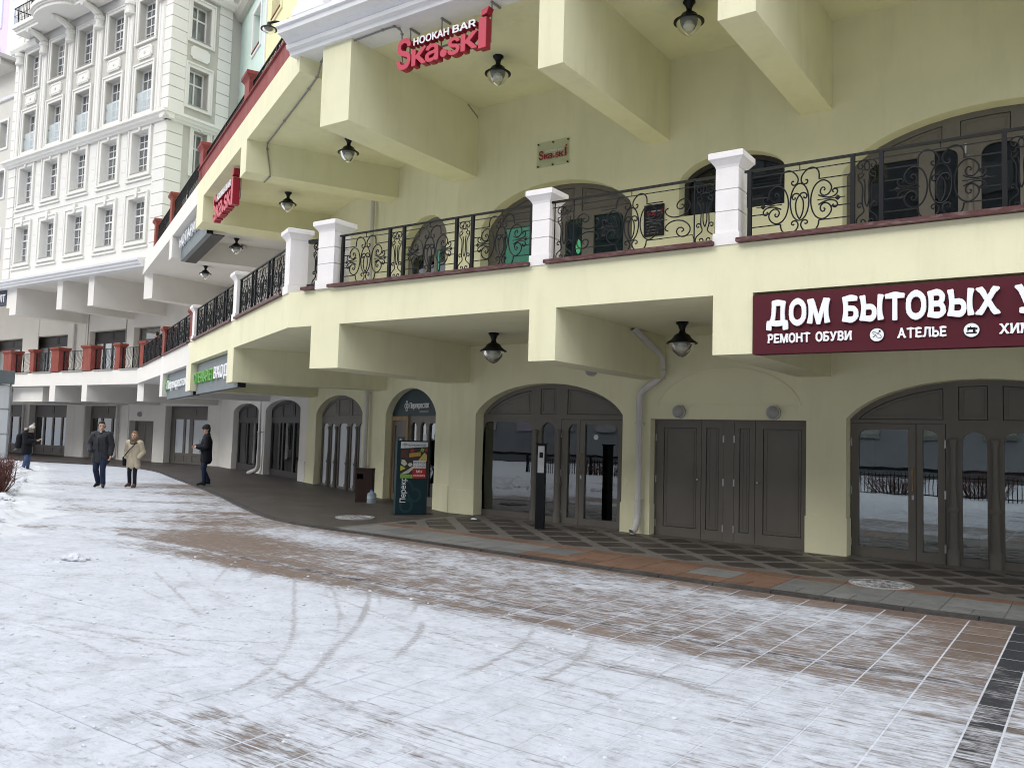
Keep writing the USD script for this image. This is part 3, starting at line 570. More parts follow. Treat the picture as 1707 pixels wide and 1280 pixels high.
for u0, u1 in ((-10.25, -9.61), (-6.07, -5.68), (-3.58, -3.13), (-.3, .15)): M(F1).box(u0, u1, 0, 3.35, 6.45, 7.77).build('beam', YEL, yb)
for u0, u1 in ((3.08, 3.62), (8.04, SB)): M(F2).box(u0, u1, 0, 3.35, 6.83, 7.5).build('beam', YEL, yb)
# sills of burgundy granite on the deck edge
for u0, u1 in ((-9.86, -6.1), (-5.86, -3.58), (-3.31, 8)): M(F1).box(u0, u1, 3.05, 3.43, 3.803, 3.853, .008).build('sill', SIL, yb)
M(F1).box(-10.46, -10.2, 3.05, 3.43, 3.803, 3.853, .008).build('sill', SIL, yb)
for u0, u1 in ((-.36, 3.30), (3.70, 8.38)): M(F2).box(u0, u1, 3.05, 3.41, 3.803, 3.85, .008).build('sill', SIL, yb)
# white bay with its cornice above the upper soffit
CP = [(2.9, 7.765), (3.42, 7.765), (3.44, 7.83), (3.50, 7.85), (3.52, 7.90), (3.50, 7.93), (3.56, 7.985), (3.65, 8.02), (3.70, 8.03), (3.71, 8.11), (3.75, 8.125), (3.75, 8.19), (2.9, 8.26)]
M(F1).sweep(-10.97, 8, CP).build('cornice', COR, yb)
M(F1).sweep(-10.97, 8, [(3.2, 8.27), (3.36, 8.27), (3.36, 8.50), (3.2, 8.50)]).build('cornice_base', COR, yb)
bw = M(F1).box(-10.86, 8, -3, 3.3, 8.2, 15).build('bay_wall', COR, yb)
for u in (-10.55, -6.9, -3.4): 
    pm = M(F1).box(u-.33, u+.33, 3.3, 3.40, 8.26, 14).build('pilaster', COR, yb)
    M(F1).box(u-.37, u+.37, 3.3, 3.47, 8.42, 8.52).box(u-.35, u+.35, 3.3, 3.44, 8.52, 8.58).build('base_moulding', COR, pm)
    M(F1).poly(sbox(u-.24, 8.7, u+.24, 13).difference(sbox(u-.22, 8.72, u+.22, 12.98)), 3.39, 3.41).build('panel_moulding', COR, pm)
for u in (-8.7, -5.1, -1.6):
    wf = M(F1).poly(sbox(u-.75, 8.9, u+.75, 11).difference(sbox(u-.6, 9.0, u+.6, 10.9)), 3.29, 3.36).build('window', COR, yb)
    M(F1).box(u-.6, u+.6, 3.305, 3.32, 9, 10.9).build('pane', GLD, wf)
# dark rooms behind the glass
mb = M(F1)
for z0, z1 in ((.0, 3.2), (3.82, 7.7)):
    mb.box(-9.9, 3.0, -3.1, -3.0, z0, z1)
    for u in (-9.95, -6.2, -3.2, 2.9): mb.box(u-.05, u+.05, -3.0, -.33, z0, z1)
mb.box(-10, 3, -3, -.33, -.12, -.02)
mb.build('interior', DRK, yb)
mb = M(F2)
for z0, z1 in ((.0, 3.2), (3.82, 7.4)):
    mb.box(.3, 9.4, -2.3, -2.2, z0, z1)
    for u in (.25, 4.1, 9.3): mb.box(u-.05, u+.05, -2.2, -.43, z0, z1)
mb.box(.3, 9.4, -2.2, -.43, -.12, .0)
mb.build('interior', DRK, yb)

# --- first arched shop front (ground floor)
W_ = -.25
o1 = a1.buffer(.03)
lo = o1.intersection(sbox(-9.6, .02, -7.755, 1.90)); ty = o1.intersection(sbox(-9.6, 1.90, -6.3, 3))
inn = a1.buffer(-.075)
fp = front(yb, F1, lo, W_, [pane(-9.46, -8.37, .22, 1.84, .13), pane(-8.17, -7.885, .2, 1.84, .14)], [])
for u in (-8.285, -7.79): half_column(fp, F1, u, W_+.02, .03, 1.70)
tp = front(yb, F1, ty, W_+.006, [], [inn.intersection(sbox(-9.4, 1.985, -8.40, 3)), inn.intersection(sbox(-8.20, 1.985, -7.87, 3)), inn.intersection(sbox(-7.64, 1.985, -6.5, 3))], name='tympanum')
leaf(yb, F1, -7.75, -7.38, .03, 1.895, W_, [pane(-7.62, -7.44, .2, 1.82, .13, 'l')], hinge=-7.745)
leaf(yb, F1, -7.38, -6.56, .03, 1.895, W_, [pane(-7.28, -6.635, .2, 1.82, .13, 'r')], handle=-7.34)
sh = M(F1).box(-8.12, -7.92, W_-.06, W_-.055, 1.50, 1.70).build('posted_sheet', PAP, fp)
M(F1).text('5', -7.98, 1.54, .07, W_-.054, .002, False).build('printed_number', SGG, sh)
M(F1).box(-8.05, -7.925, W_-.0545, W_-.053, 1.56, 1.69).build('printed_panel', PVO, sh)
M(F1).box(-9.3, -7.0, -1.6, -1.55, .02, 2.2).build('partition', paint('dim_teal_wall', (.07, .085, .085), .8), yb)
M(F1).lathe((-9.40, -.60, 1.80), [(0, .05), (.022, .04), (.028, -.05), (0, -.06)], 10).build('wall_lamp_glow', EYL, yb)
M(F1).lathe((-7.36, -.60, 1.70), [(0, .03), (.014, .025), (.016, -.025), (0, -.03)], 8).build('wall_lamp_glow', EYL, yb)
M(F1).poly(Point(-7.08, 1.60).buffer(.045), -.2865, -.2855).build('round_sticker', PAP, yb)
mb = M(F1)
for k in range(9): u = -7.02+.045*k; mb.tube([(u, -.5+.03*(k % 2), 1.9), (u+.01, -.5+.03*(k % 2), .25)], .03, 6)
mb.build('curtain', CUR, yb)
# --- plain double doors
fp = front(yb, F1, d2.buffer(.0).intersection(sbox(-5.93, .0, -3.47, 1.92)).difference(unary_union([sbox(-5.905, .03, -4.765, 1.885), sbox(-4.605, .02, -3.488, 1.885)])), -.17, name='door_frame')
for u0, u1, p0, p1, hg in ((-5.905, -5.13, -5.77, -5.21, -5.9), (-5.13, -4.765, -5.055, -4.845, -4.77), (-4.605, -4.275, -4.52, -4.36, -4.6), (-4.275, -3.488, -4.155, -3.585, None)):
    d = leaf(yb, F1, u0, u1, .03, 1.885, -.175, [], [sbox(p0, .21, p1, 1.79)], hinge=hg)
for u in (-5.18, -4.225): M(F1).tube([(u, -.175, .98), (u, -.13, .98)], .016).build('door_knob', STL, yb)
# --- second arched shop front
o2 = a2.buffer(.03); inn = a2.buffer(-.075)
fp = front(yb, F1, o2.intersection(sbox(-1.69, .0, .5, 1.90)), W_, [pane(-1.50, -1.205, .13, 1.80, .145), pane(-1.01, .30, .13, 1.80, .13)])
for u in (-1.60, -1.11): half_column(fp, F1, u, W_+.02, .0, 1.70)
front(yb, F1, o2.intersection(sbox(-3, 1.90, .5, 3)), W_+.006, [], [inn.intersection(sbox(-2.8, 1.955, -1.72, 3)), inn.intersection(sbox(-1.54, 1.955, -1.19, 3)), inn.intersection(sbox(-1.02, 1.955, .3, 3))], name='tympanum')
leaf(yb, F1, -2.915, -2.06, .0, 1.895, W_, [pane(-2.81, -2.16, .17, 1.82, .13, 'l')], hinge=-2.905, handle=-2.10, hz=1.13)
leaf(yb, F1, -2.06, -1.695, .0, 1.895, W_, [pane(-1.98, -1.79, .16, 1.82, .13, 'r')], hinge=-1.70)
M(F1).box(-1.32, -.2, -.75, -.55, .02, .42).build('counter', OCH, yb)
# --- upper openings of the bar
fp = front(yb, F1, u2.buffer(.03).intersection(sbox(-9.6, 3.81, -6.2, 7)), -.25, [pane(-9.12, -8.42, 3.95, 5.45, .12, 'r'), pane(-8.25, -7.95, 3.95, 5.45), pane(-7.77, -7.43, 3.95, 5.45, .1, 'l'), pane(-7.20, -6.62, 3.95, 5.47, .14, 'r')], [inn_ for inn_ in (u2.buffer(-.08).intersection(sbox(-9.3, 5.58, -8.35, 7)), u2.buffer(-.08).intersection(sbox(-8.2, 5.58, -7.6, 7)), u2.buffer(-.08).intersection(sbox(-7.45, 5.58, -6.4, 7)))], gmat=GLG)
M(F1).box(-9.16, -8.38, -.36, -.34, 3.85, 5.5).build('green_curtain', EGR, yb)  # curtain emits its own green to look lit from the bar
M(F1).box(-7.85, -6.5, -1.0, -.95, 3.85, 4.25).box(-6.75, -6.5, -.9, -.85, 4.25, 5.4).build('green_back_wall', EGR, yb)  # added emissive pieces imitating green light inside the bar
M(F1).lathe((-7.62, -.45, 4.55), [(0, .09), (.05, .075), (.085, 0), (.05, -.075), (0, -.09)], 12).lathe((-7.62, -.45, 5.0), [(0, .14), (.035, .1), (.045, 0), (.035, -.1), (0, -.14)], 10).build('green_lamp', EGL, yb)
mb = M(F1)
for k in range(7): mb.box(-7.15, -6.66, -.5, -.49, 4.45+.055*k, 4.46+.055*k)
mb.build('window_blind', STL, yb)
fp = front(yb, F1, u3.buffer(.03), -.22, [u3.buffer(-.07).intersection(sbox(-5.5, 5.2, -4.68, 7)), u3.buffer(-.07).intersection(sbox(-4.62, 5.2, -3.8, 7))], mat=TRD, gmat=GLU)
mb = M(F1)
for k in range(6): mb.box(-5.3, -3.95, -.5, -.49, 5.60+.055*k, 5.612+.055*k)
mb.build('window_blind', TRM, yb)
fp = front(yb, F1, u4.buffer(.03).intersection(sbox(-3.1, 3.81, 1, 7)), -.25, [pane(-2.68, -2.02, 3.95, 5.62, .13, 'l'), pane(-1.82, -1.53, 3.95, 5.68, .12, 'r'), pane(-1.25, -.80, 3.95, 5.68, .15), pane(-.55, .4, 3.95, 5.62, .13)],
           [u4.buffer(-.08).intersection(sbox(-2.7, 5.80, -1.72, 7)), u4.buffer(-.08).intersection(sbox(-1.5, 5.80, -.9, 7)), u4.buffer(-.08).intersection(sbox(-.7, 5.8, .5, 7))], gmat=GLU)
half_column(fp, F1, -1.38, -.23, 3.85, 5.55); half_column(fp, F1, -.68, -.23, 3.85, 5.55)
for z in (4.25, 5.65): M(F1).box(-1.445, -1.425, -.25, -.235, z-.07, z+.07).build('hinge', STL, fp)
M(F1).box(-2.75, .4, -1.3, -1.25, 3.85, 4.55).box(-2.75, .4, -1.3, -1.28, 4.60, 4.75).build('bar_counter', TRD, yb)
fp = front(yb, F2, uS.buffer(.03).intersection(sbox(.4, 3.81, 2.9, 7)), -.18, [pane(.60, 1.28, 3.92, 5.36, .2, 'l'), pane(1.42, 1.72, 3.92, 5.3), pane(1.95, 2.6, 3.95, 5.4, .15, 'r')], [uS.buffer(-.08).intersection(sbox(.6, 5.5, 2.7, 7))], gmat=GLG)
M(F2).box(.55, 1.40, -.26, -.245, 3.85, 5.42).build('cyan_light_panel', ECY, yb)  # added emissive sheet behind the pane, imitating its cyan light
M(F2).box(1.45, 2.75, -.40, -.38, 3.85, 4.30).build('green_back_wall', EGR, yb)  # emissive sheet in place of green light on the room behind

# --- supermarket entrance arch and the filmed arch beside it
oP = aP.buffer(.03)
front(yb, F2, oP.intersection(sbox(.6, 1.955, 3.5, 3)), -.16, mat=SGT, name='entrance_sign_board')
fp = front(yb, F2, oP.intersection(sbox(.6, .0, 3.5, 1.955)), -.19, [pane(.80, 1.42, .3, 1.80, .1), pane(1.55, 1.85, .3, 1.82, .13), pane(2.05, 2.35, .3, 1.82, .13)], [])
leaf(yb, F2, 2.5, 3.3, .02, 1.85, -.17, [pane(2.62, 3.2, .25, 1.75, .15, 'l')], mat=TRM)
M(F2).poly(sbox(2.42, .02, 3.36, 1.95).difference(sbox(2.50, .02, 3.30, 1.86)), -.22, -.145).build('wood_door_surround', OCH, yb)
ps = M(F2).box(2.65, 3.0, -.165, -.16, .9, 1.5).build('door_poster', SGT, yb)
M(F2).poly(Point(2.83, 1.36).buffer(.1).difference(Point(2.83, 1.36).buffer(.08)), -.159, -.157).build('ring_mark', SGW, ps)
M(F2).text('Вход', 2.95, 1.05, .06, -.159, .002, False, .22, flip=True).build('lettering', SGW, ps)
M(F2).box(1.5, 1.68, -.187, -.182, 1.42, 1.58).build('posted_sheet', PAP, fp)
es = yb
def clover(fr, u, z, r, w, mb=None, t=.22, d=.01):
    """Four rings set crosswise: the emblem of the shop."""
    mb = mb or M(fr)
    for du, dz in ((0, 1), (0, -1), (1, 0), (-1, 0)):
        c = affinity.scale(Point(u+du*r, z+dz*r).buffer(r*.78), 1.0 if dz else 1.25, 1.0 if du else 1.25); mb.poly(c.difference(affinity.scale(c, 1-2*t*.6, 1-2*t*.6)), w, w+d)
    return mb
clover(F2, 2.53, 2.17, .06, -.159).build('emblem', SGW, yb)
M(F2).text('Перекресток', 2.36, 2.115, .125, -.159, .012, False, 1.0, flip=True).build('lettering', SGW, yb)
M(F2).text('супермаркет', 1.83, 2.02, .055, -.159, .008, False, .48, flip=True).build('lettering', FIX, yb)
oA = aA.buffer(.03); inn = aA.buffer(-.08)
gl = [pane(8.02-.0, 8.52, .17, 1.80, .14), pane(7.45, 7.80, .17, 1.80, .12), pane(6.45, 7.12, .17, 1.80, .13), pane(5.80, 6.2, .17, 1.80, .13), pane(5.0, 5.6, .17, 1.80, .13)]
fp = front(yb, F2, oA.intersection(sbox(4.8, .02, 8.7, 1.95)), -.18, gl, film=PAP)
for u in (7.27, 6.32): half_column(fp, F2, u, -.16, .02, 1.72)
for u in (7.9, 5.7): half_column(fp, F2, u, -.17, .02, 1.72)
front(yb, F2, oA.intersection(sbox(4.8, 1.95, 8.7, 3)), -.174, [], [inn.intersection(sbox(5, 2.0, 6.15, 3)), inn.intersection(sbox(6.3, 2.0, 7.2, 3)), inn.intersection(sbox(7.4, 2.0, 8.6, 3))], name='tympanum')
# red parapet of the upper terrace
M(F2).box(-.72, 8.95, 3.1, 3.35, 8.03, 8.37).build('parapet', RDF, yb)
M(F2).box(-.5, 8.95, 3.05, 3.39, 8.37, 8.40).build('parapet_cap', RDF, yb)

# ================================================================ the white building: end of the oblique wing, far range, tower
wb = thing('white_building', 'white ornate building with rows of tall windows closing the street beyond the arcade', 'building', (-34, 22.07, 0))
ab, ac = arch(10.2, 14.4, -.1, 2.24, 2.54, 1.02), arch(15.4, 19.55, -.1, 2.24, 2.53, 1.02)
M(F2).poly(sbox(SB+.5, -.1, 22.1, 3.23).difference(unary_union([ab, ac])), -.5, 0).build('ground_wall', WHI, wb)
for u0, u1 in ((SB+.51, 10.212), (14.388, 15.412), (19.538, 22.0)): M(F2).box(u0, u1, -.18, .012, -.1, .7, .004).build('plinth', WHI, wb)
OP = [(-33.87, -30.85, 2.52), (-36.65, -34.74, 1.84), (-40.5, -37.6, 2.52), (-45.93, -42.21, 2.55), (-50.5, -46.5, 2.55)]
M(F3).poly(sbox(-62, -.1, -29.99, 3.23).difference(unary_union([sbox(a, -.1, b, c) for a, b, c in OP])), -.5, 0).build('ground_wall', WHI, wb)
UO = [(-36.69, -34.61, 6.14), (-40.5, -37.37, 6.14), (-45.98, -42.02, 6.12), (-50.5, -47.0, 6.12)]
M(F3).poly(sbox(-62, 3.8, -29.99, 7.8).difference(unary_union([sbox(a, 3.7, b, c) for a, b, c in UO])), -.45, 0).build('upper_wall', WHI, wb)
M(F2).box(SB, 22.1, -.4, 0, 3.8, 7.5).build('upper_wall', WHI, wb)
for u in (-41.6, -46.2, -51): M(F3).box(u-.9, u+.75, 0, .02, 3.8, 7.78).build('wall_panel', WHI, wb)
for (u0, u1) in ((-42.15, -41.45), (-41.43, -40.55), (-37.55, -36.72)):
    for k in range(5): M(F3).box(u0, u1, 0, .018, .02+.50*k, .505+.50*k).build('cladding_slab', WHI, wb)
F3E = -40.6
deckw = Polygon([P2(SB, 3.35), (-30.752, 18.72), (F3E, 18.72), (-46.5, 14.6), (-62, 14.6), (-62, 28), P2(SB, -5.5)])
M().flat(deckw, 3.23, 3.80).build('terrace_deck', WHI, wb)
M().flat(Polygon([P2(SB, 3.352), (-30.76, 18.715), (-31.3, 30), P2(SB, -5.5)]), 7.5, 8.03).build('upper_floor', WHI, wb)
M().flat(Polygon([(-30.70, 18.72), (-62, 18.72), (-62, 30), (-30.70, 30)]), 7.8, 8.0).build('upper_floor', WHI, wb)
M(F2).box(SB, 9.35, 0, 3.35, 2.53, 3.23).build('beam', WHI, wb)
M(F2).box(13.9, 14.5, 0, 3.35, 2.53, 3.23).build('beam', WHI, wb)
for u0, u1 in ((-30.66, -30.23), (-34.72, -34.32), (-37.34, -36.87)): M(F3).box(u0, u1, 0, 3.35, 2.55, 3.23).build('beam', WHI, wb)
M(F3).box(-41.3, -38.6, 0, 3.0, 2.56, 3.22).build('beam', WHI, wb)
for u0, u1 in ((-30.60, -30.03), (-34.67, -34.24), (-37.20, -36.76), (-41.43, -40.82)): M(F3).box(u0, u1, 0, 3.35, 6.54, 7.8).build('beam', WHI, wb)
M(F3).box(-41.85, -41.43, 0, 3.3, 6.9, 7.8).build('beam', WHI, wb)
for u0, u1 in ((SB, 9.0001), (13.4, 14.0)):
    if u1-u0 > .1: M(F2).box(u0, u1, 0, 3.35, 6.83, 7.5).build('beam', WHI, wb)
for u0, u1 in ((9.25, 13.98), (14.42, 19.9)): M(F2).box(u0, u1, 3.05, 3.41, 3.803, 3.845, .008).build('sill', SIL, wb)
for u0, u1 in ((-32.0, -30.55), (-33.88, -32.5), (-36.4, -34.72), (-38.9, -37.3), (-40.4, -39.35)): M(F3).box(u0, u1, 3.05, 3.40, 3.803, 3.845).build('sill', CON, wb)
# arched fronts with dark trim
for aa, us in ((ab, (10.9, 11.6, 12.9, 13.3)), (ac, (16.0, 16.7, 18.0))):
    u0, _, u1, _ = aa.bounds; o = aa.buffer(.03)
    cuts = sorted([u0+.05]+list(us)+[u1-.05]); gl = [pane(a+.08, b-.08, .3, 1.82) for a, b in zip(cuts[:-1], cuts[1:]) if b-a > .3]
    front(wb, F2, o.intersection(sbox(u0-.1, 0, u1+.1, 1.95)), -.21, gl, mat=TRD)
    inn = aa.buffer(-.1); c = (u0+u1)/2
    tp = front(wb, F2, o.intersection(sbox(u0-.1, 1.95, u1+.1, 3)), -.205, [], [inn.intersection(sbox(u0, 2.02, c-.75, 3)), inn.intersection(sbox(c-.62, 2.02, c+.62, 3)), inn.intersection(sbox(c+.75, 2.02, u1, 3))], mat=TRD, name='tympanum')
    M(F2).text('Пивотека', c+.5, 2.16, .10, -.229, .006, False, 1.0, flip=True).build('lettering', FIX, tp)
    mb = M(F2)
    for k in range(14): u = u0+.5+k*(u1-u0-1.2)/14; mb.tube([(u, -.75+.05*(k % 2), 1.9), (u, -.75+.05*(k % 2), .6-.25*(k % 3 == 0))], .12, 6)
    mb.build('curtain', CUR, wb)
mb = M(F2).box(SB+.6, 21, -2.3, -2.2, 0, 3.2)
for u in (SB+.7, 14.9, 20.5): mb.box(u-.05, u+.05, -2.2, -.51, 0, 3.2)
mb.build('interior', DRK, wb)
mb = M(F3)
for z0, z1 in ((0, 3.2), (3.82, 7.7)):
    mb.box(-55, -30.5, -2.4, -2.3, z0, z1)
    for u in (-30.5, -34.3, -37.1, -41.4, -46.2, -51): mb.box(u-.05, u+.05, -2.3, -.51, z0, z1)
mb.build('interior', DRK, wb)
# far shop fronts under the deck
fp = front(wb, F3, sbox(-33.87, .02, -30.85, 2.52), -.3, [sbox(-33.55, .48, -32.95, 1.95), sbox(-32.80, .48, -32.50, 1.95), sbox(-32.25, .48, -30.95, 1.93)], [sbox(-33.8, 2.1, -32.2, 2.45), sbox(-32.1, 2.1, -30.9, 2.45), sbox(-33.5, .1, -32.95, .38), sbox(-32.85, .1, -32.55, .38), sbox(-32.25, .1, -30.95, .38)], film=PAP)
fp = front(wb, F3, sbox(-36.65, .02, -34.74, 1.84), -.3, [sbox(-35.05, .5, -34.85, 1.75)], [sbox(-36.5, .2, -35.95, 1.7), sbox(-35.85, .2, -35.2, 1.7)], name='door')
for a, b, c, n in ((-40.5, -37.6, 2.52, 3), (-45.93, -42.21, 2.55, 4), (-50.5, -46.5, 2.55, 4)):
    us = np.linspace(a+.1, b-.1, n+1)
    fp = front(wb, F3, sbox(a, .02, b, c), -.3, [sbox(x+.07, .5, y-.07, 1.93) for x, y in zip(us[:-1], us[1:])], [sbox(a+.1, 2.08, (a+b)/2-.04, c-.06), sbox((a+b)/2+.04, 2.08, b-.1, c-.06)]+[sbox(x+.07, .12, y-.07, .38) for x, y in zip(us[:-1], us[1:])])
# glazed doors on the far terrace
for a, b, c in UO:
    n = 4 if b-a > 2.5 else 2
    us = np.linspace(a+.08, b-.08, n+1); grn = a > -37
    fp = front(wb, F3, sbox(a, 3.81, b, c), -.28, [sbox(x+.06, 3.95, y-.06, 5.55) for x, y in zip(us[:-1], us[1:])]+([sbox(a+.1, 5.62, b-.1, c-.06)] if grn else []), [] if grn else [sbox(x+.04, 5.68, y-.04, c-.06) for x, y in zip(us[::2][:-1], us[2::2])], mat=TRD if not grn else TRM, gmat=GLB if not grn else GLD)
for u in (-40.62, -37.3, -30.9): M(F3).box(u-.01, u+.01, 0, .03, 3.85, 7.6).build('wall_joint', CON, wb)

# ---------------------------------------------------------------- the tower facade
BAYS = [-40.63, -38.38, -36.06, -33.66, -31.40]; FT = Fr((0, 18.72), (1, 0), (0, -1))
XL, XR = -42.25, -29.65
HW = .575
RV = .29                                       # depth of the window reveals
holes = []
for u in BAYS: holes += [sbox(u-HW, z0, u+HW, z1) for z0, z1 in ((8.97, 10.64), (11.71, 13.38), (14.16, 16.02), (17.18, 18.87), (20.3, 22.4))]
M(FT).poly(sbox(XL, 8.0, XR, 13.7).difference(unary_union(holes)), -RV-.02, 0).build('facade_wall', STO, wb)
M(FT).poly(sbox(XL, 13.7, XR, 19.15).difference(unary_union(holes)), -RV-.02, 0).build('facade_wall', GRS, wb)
M(FT).poly(sbox(XL, 19.15, XR, 27).difference(unary_union(holes)), -RV-.02, 0).build('facade_wall', STO, wb)
SH = [(19.88, 20.50, 11.75, 13.45), (19.55, 20.42, 14.45, 15.95), (19.55, 20.42, 17.15, 18.65), (19.6, 20.4, 20.4, 22), (19.88, 20.50, 8.95, 10.6)]
shol = unary_union([sbox(a, c, b, d) for a, b, c, d in SH])
M(X3).poly(sbox(18.72, 8.0, 22.9, 13.7).difference(shol), -RV, 0).build('flank_wall', GRS, wb)
M(X3).poly(sbox(18.72, 13.7, 22.9, 27).difference(shol), -RV, 0).build('flank_wall', GRS, wb)
M().box(XL+.1, XR-.45, 19.25, 26, 8.0, 27).build('core', DRK, wb)
GLC = darkglass('curtained_window_glass', (0.26, 0.26, 0.24), .6); wrng = np.random.default_rng(8)
def casement(fr, u0, u1, z0, z1, w, tr=.42, nx=3, pale=False, lean=False):
    """A white casement: frame, transom and glazing bars in front of the panes; its panes are its own parts."""
    zt = z1-(z1-z0)*tr*.88; uc = u0+(u1-u0)*.64; t = .06
    fr_ = sbox(u0, z0, u1, z1).difference(unary_union([sbox(u0+t, z0+t, uc-t/2, zt-t/2), sbox(uc+t/2, z0+t, u1-t, zt-t/2), sbox(u0+t, zt+t/2, uc-t/2, z1-t), sbox(uc+t/2, zt+t/2, u1-t, z1-t)]))
    wp = M(fr).poly(fr_, w-.05, w)
    bars = []
    for a, b, cols in ((u0+t, uc-t/2, 2), (uc+t/2, u1-t, 1)):
        for c, d, rows in ((z0+t, zt-t/2, 3), (zt+t/2, z1-t, 2)):
            for k in range(1, cols): bars.append(sbox(a+(b-a)*k/cols-.015, c, a+(b-a)*k/cols+.015, d))
            for k in range(1, rows): bars.append(sbox(a, c+(d-c)*k/rows-.015, b, c+(d-c)*k/rows+.015))
    p = wp.poly(unary_union(bars), w-.035, w-.012).build('window', COR, wb)
    for k, (a, b, c, d) in enumerate(((u0, uc, z0, zt), (uc, u1, z0, zt), (u0, uc, zt, z1), (uc, u1, zt, z1))): M(fr).box(a+.03, b-.03, w-.047, w-.04, c+.03, d-.03).build('pane', (GLB if (k % 2) else GLD) if wrng.random() < .72 else (GLC if wrng.random() < .5 else GLD), p)
    return p
def surround(fr, u0, u1, z0, z1, band=.17, ear=.0, key=True, sill=True, mat=STO):
    o = sbox(u0-band, z0-band*.9, u1+band, z1+band); m_ = M(fr).poly(o.difference(sbox(u0, z0, u1, z1)), 0, .05)
    m_.poly(o.buffer(.035, join_style=2).difference(o.buffer(-.03, join_style=2)), 0, .085)
    s_ = m_.build('window_surround', mat, wb)
    if key: M(fr).poly(Polygon([((u0+u1)/2-.06, z1+.02), ((u0+u1)/2+.06, z1+.02), ((u0+u1)/2+.10, z1+.40), ((u0+u1)/2-.10, z1+.40)]), 0, .11).build('keystone', mat, s_)
    if sill: M(fr).box(u0-.02, u1+.02, -RV+.02, .06, z0-.05, z0-.002).build('window_ledge', CON, s_)
for i, u in enumerate(BAYS):
    for z0, z1 in ((8.97, 10.64), (11.71, 13.38)):
        casement(FT, u-HW, u+HW, z0, z1, -RV+.03)
        surround(FT, u-HW, u+HW, z0, z1, .19)
        M(FT).box(u-HW-.33, u+HW+.33, 0, .07, z0-.36, z0-.29).build('sill_band', STO, wb)
    casement(FT, u-HW, u+HW, 14.16, 16.02, -RV+.03, .5); surround(FT, u-HW, u+HW, 14.16, 16.02, .15, key=False, sill=False)
    casement(FT, u-HW, u+HW, 17.18, 18.87, -RV+.03); surround(FT, u-HW, u+HW, 17.18, 18.87, .15, key=False)
    casement(FT, u-HW, u+HW, 20.3, 22.4, -RV+.03); surround(FT, u-HW, u+HW, 20.3, 22.4, .12, key=False)
    gb = M(FT).box(u-HW+.02, u+HW-.02, -.06, -.045, 14.18, 15.06).build('glass_balustrade', GJU, wb)
    for z in (14.35, 14.85): M(FT).box(u-HW-.0, u-HW+.05, -.07, -.02, z-.03, z+.03).build('clamp', STL, gb)
    ap = sbox(u-.5, 16.36, u+.5, 16.88).difference(unary_union([Point(x, z).buffer(.09) for x in (u-.5, u+.5) for z in (16.36, 16.88)]))
    pa = M(FT).poly(ap, 0, .06).poly(ap.buffer(-.05).difference(ap.buffer(-.08)), .055, .075).build('apron_panel', STO, wb)
    M(FT).lathe((u, .06, 16.62), [(0, .05), (.05, .04), (.07, .0)], 10, axis='y').build('rosette', STO, pa)
for u in [(a+b)/2 for a, b in zip(BAYS[:-1], BAYS[1:])]+[BAYS[0]-1.12, BAYS[-1]+1.1]:
    # fluted pilasters of the middle storeys
    pm = M(FT).poly(unary_union([sbox(u-.21, 13.92, u+.21, 18.5)]), 0, .07)
    for k in (-.11, .11): pm.box(u+k-.045, u+k+.045, .07, .085, 14.1, 18.4)
    pm = pm.build('pilaster', STO, wb)
    M(FT).lathe((u, .08, 0), [(.0, 18.45), (.23, 18.45), (.23, 18.55), (.19, 18.58), (.19, 18.80), (.25, 18.84), (.25, 18.95), (.19, 19.0), (0, 19.0)], 14).build('capital', STO, pm)
for u in [(a+b)/2 for a, b in zip(BAYS[:-1], BAYS[1:])]:   # short stone joints between the lower windows
    for z in (9.35, 9.85, 10.35, 12.1, 12.6, 13.1): M(FT).box(u-.16, u+.16, 0, .008, z-.235, z+.235, .006).build('stone_block', STO, wb)
M(FT).box(XL+.5, XR-.6, 0, .03, 11.10, 11.16).build('string_course', STO, wb)
def quoins(fr, u0, u1, zs, w=.05, alt=0.0):
    for k, (z0, z1) in enumerate(zs):
        M(fr).box(u0, u1, 0, w, z0+.012, z1-.012, .014).build('quoin', STO, wb)
low = [(8.25+.483*k, 8.25+.483*(k+1)) for k in range(11)]; mid = [(13.95+.47*k, 13.95+.47*(k+1)) for k in range(11)]; top = [(19.4+.5*k, 19.9+.5*k) for k in range(8)]
for zs in (low, mid, top):
    quoins(FT, XR-.78, XR, zs); quoins(FT, XL, XL+.62, zs)
    quoins(X3, 18.67, 19.38, zs); quoins(X3, 20.80, 21.42, zs)
CPW = [(-.1, 13.52), (.12, 13.52), (.16, 13.58), (.24, 13.62), (.28, 13.70), (.36, 13.74), (.36, 13.84), (-.1, 13.90)]
M(FT).sweep(XL-.2, XR+.32, CPW).build('cornice', STO, wb); M(X3).sweep(18.42, 21.7, CPW).build('cornice', STO, wb)
CPB = [(-.1, 7.77), (.30, 7.77), (.32, 7.84), (.40, 7.88), (.42, 7.95), (.50, 7.99), (.52, 8.07), (-.1, 8.2)]
M(FT).sweep(XL-20, -30.35, CPB).build('cornice', COR, wb)
M(FT).sweep(XL-.2, BAYS[0]+.6, [(-.1, 19.05), (.22, 19.05), (.3, 19.2), (.3, 19.3), (-.1, 19.36)]).build('cornice', STO, wb)
M(X3).sweep(18.42, 21.8, [(-.1, 18.98), (.16, 18.98), (.3, 19.15), (.34, 19.25), (-.1, 19.32)]).build('cornice', STO, wb)
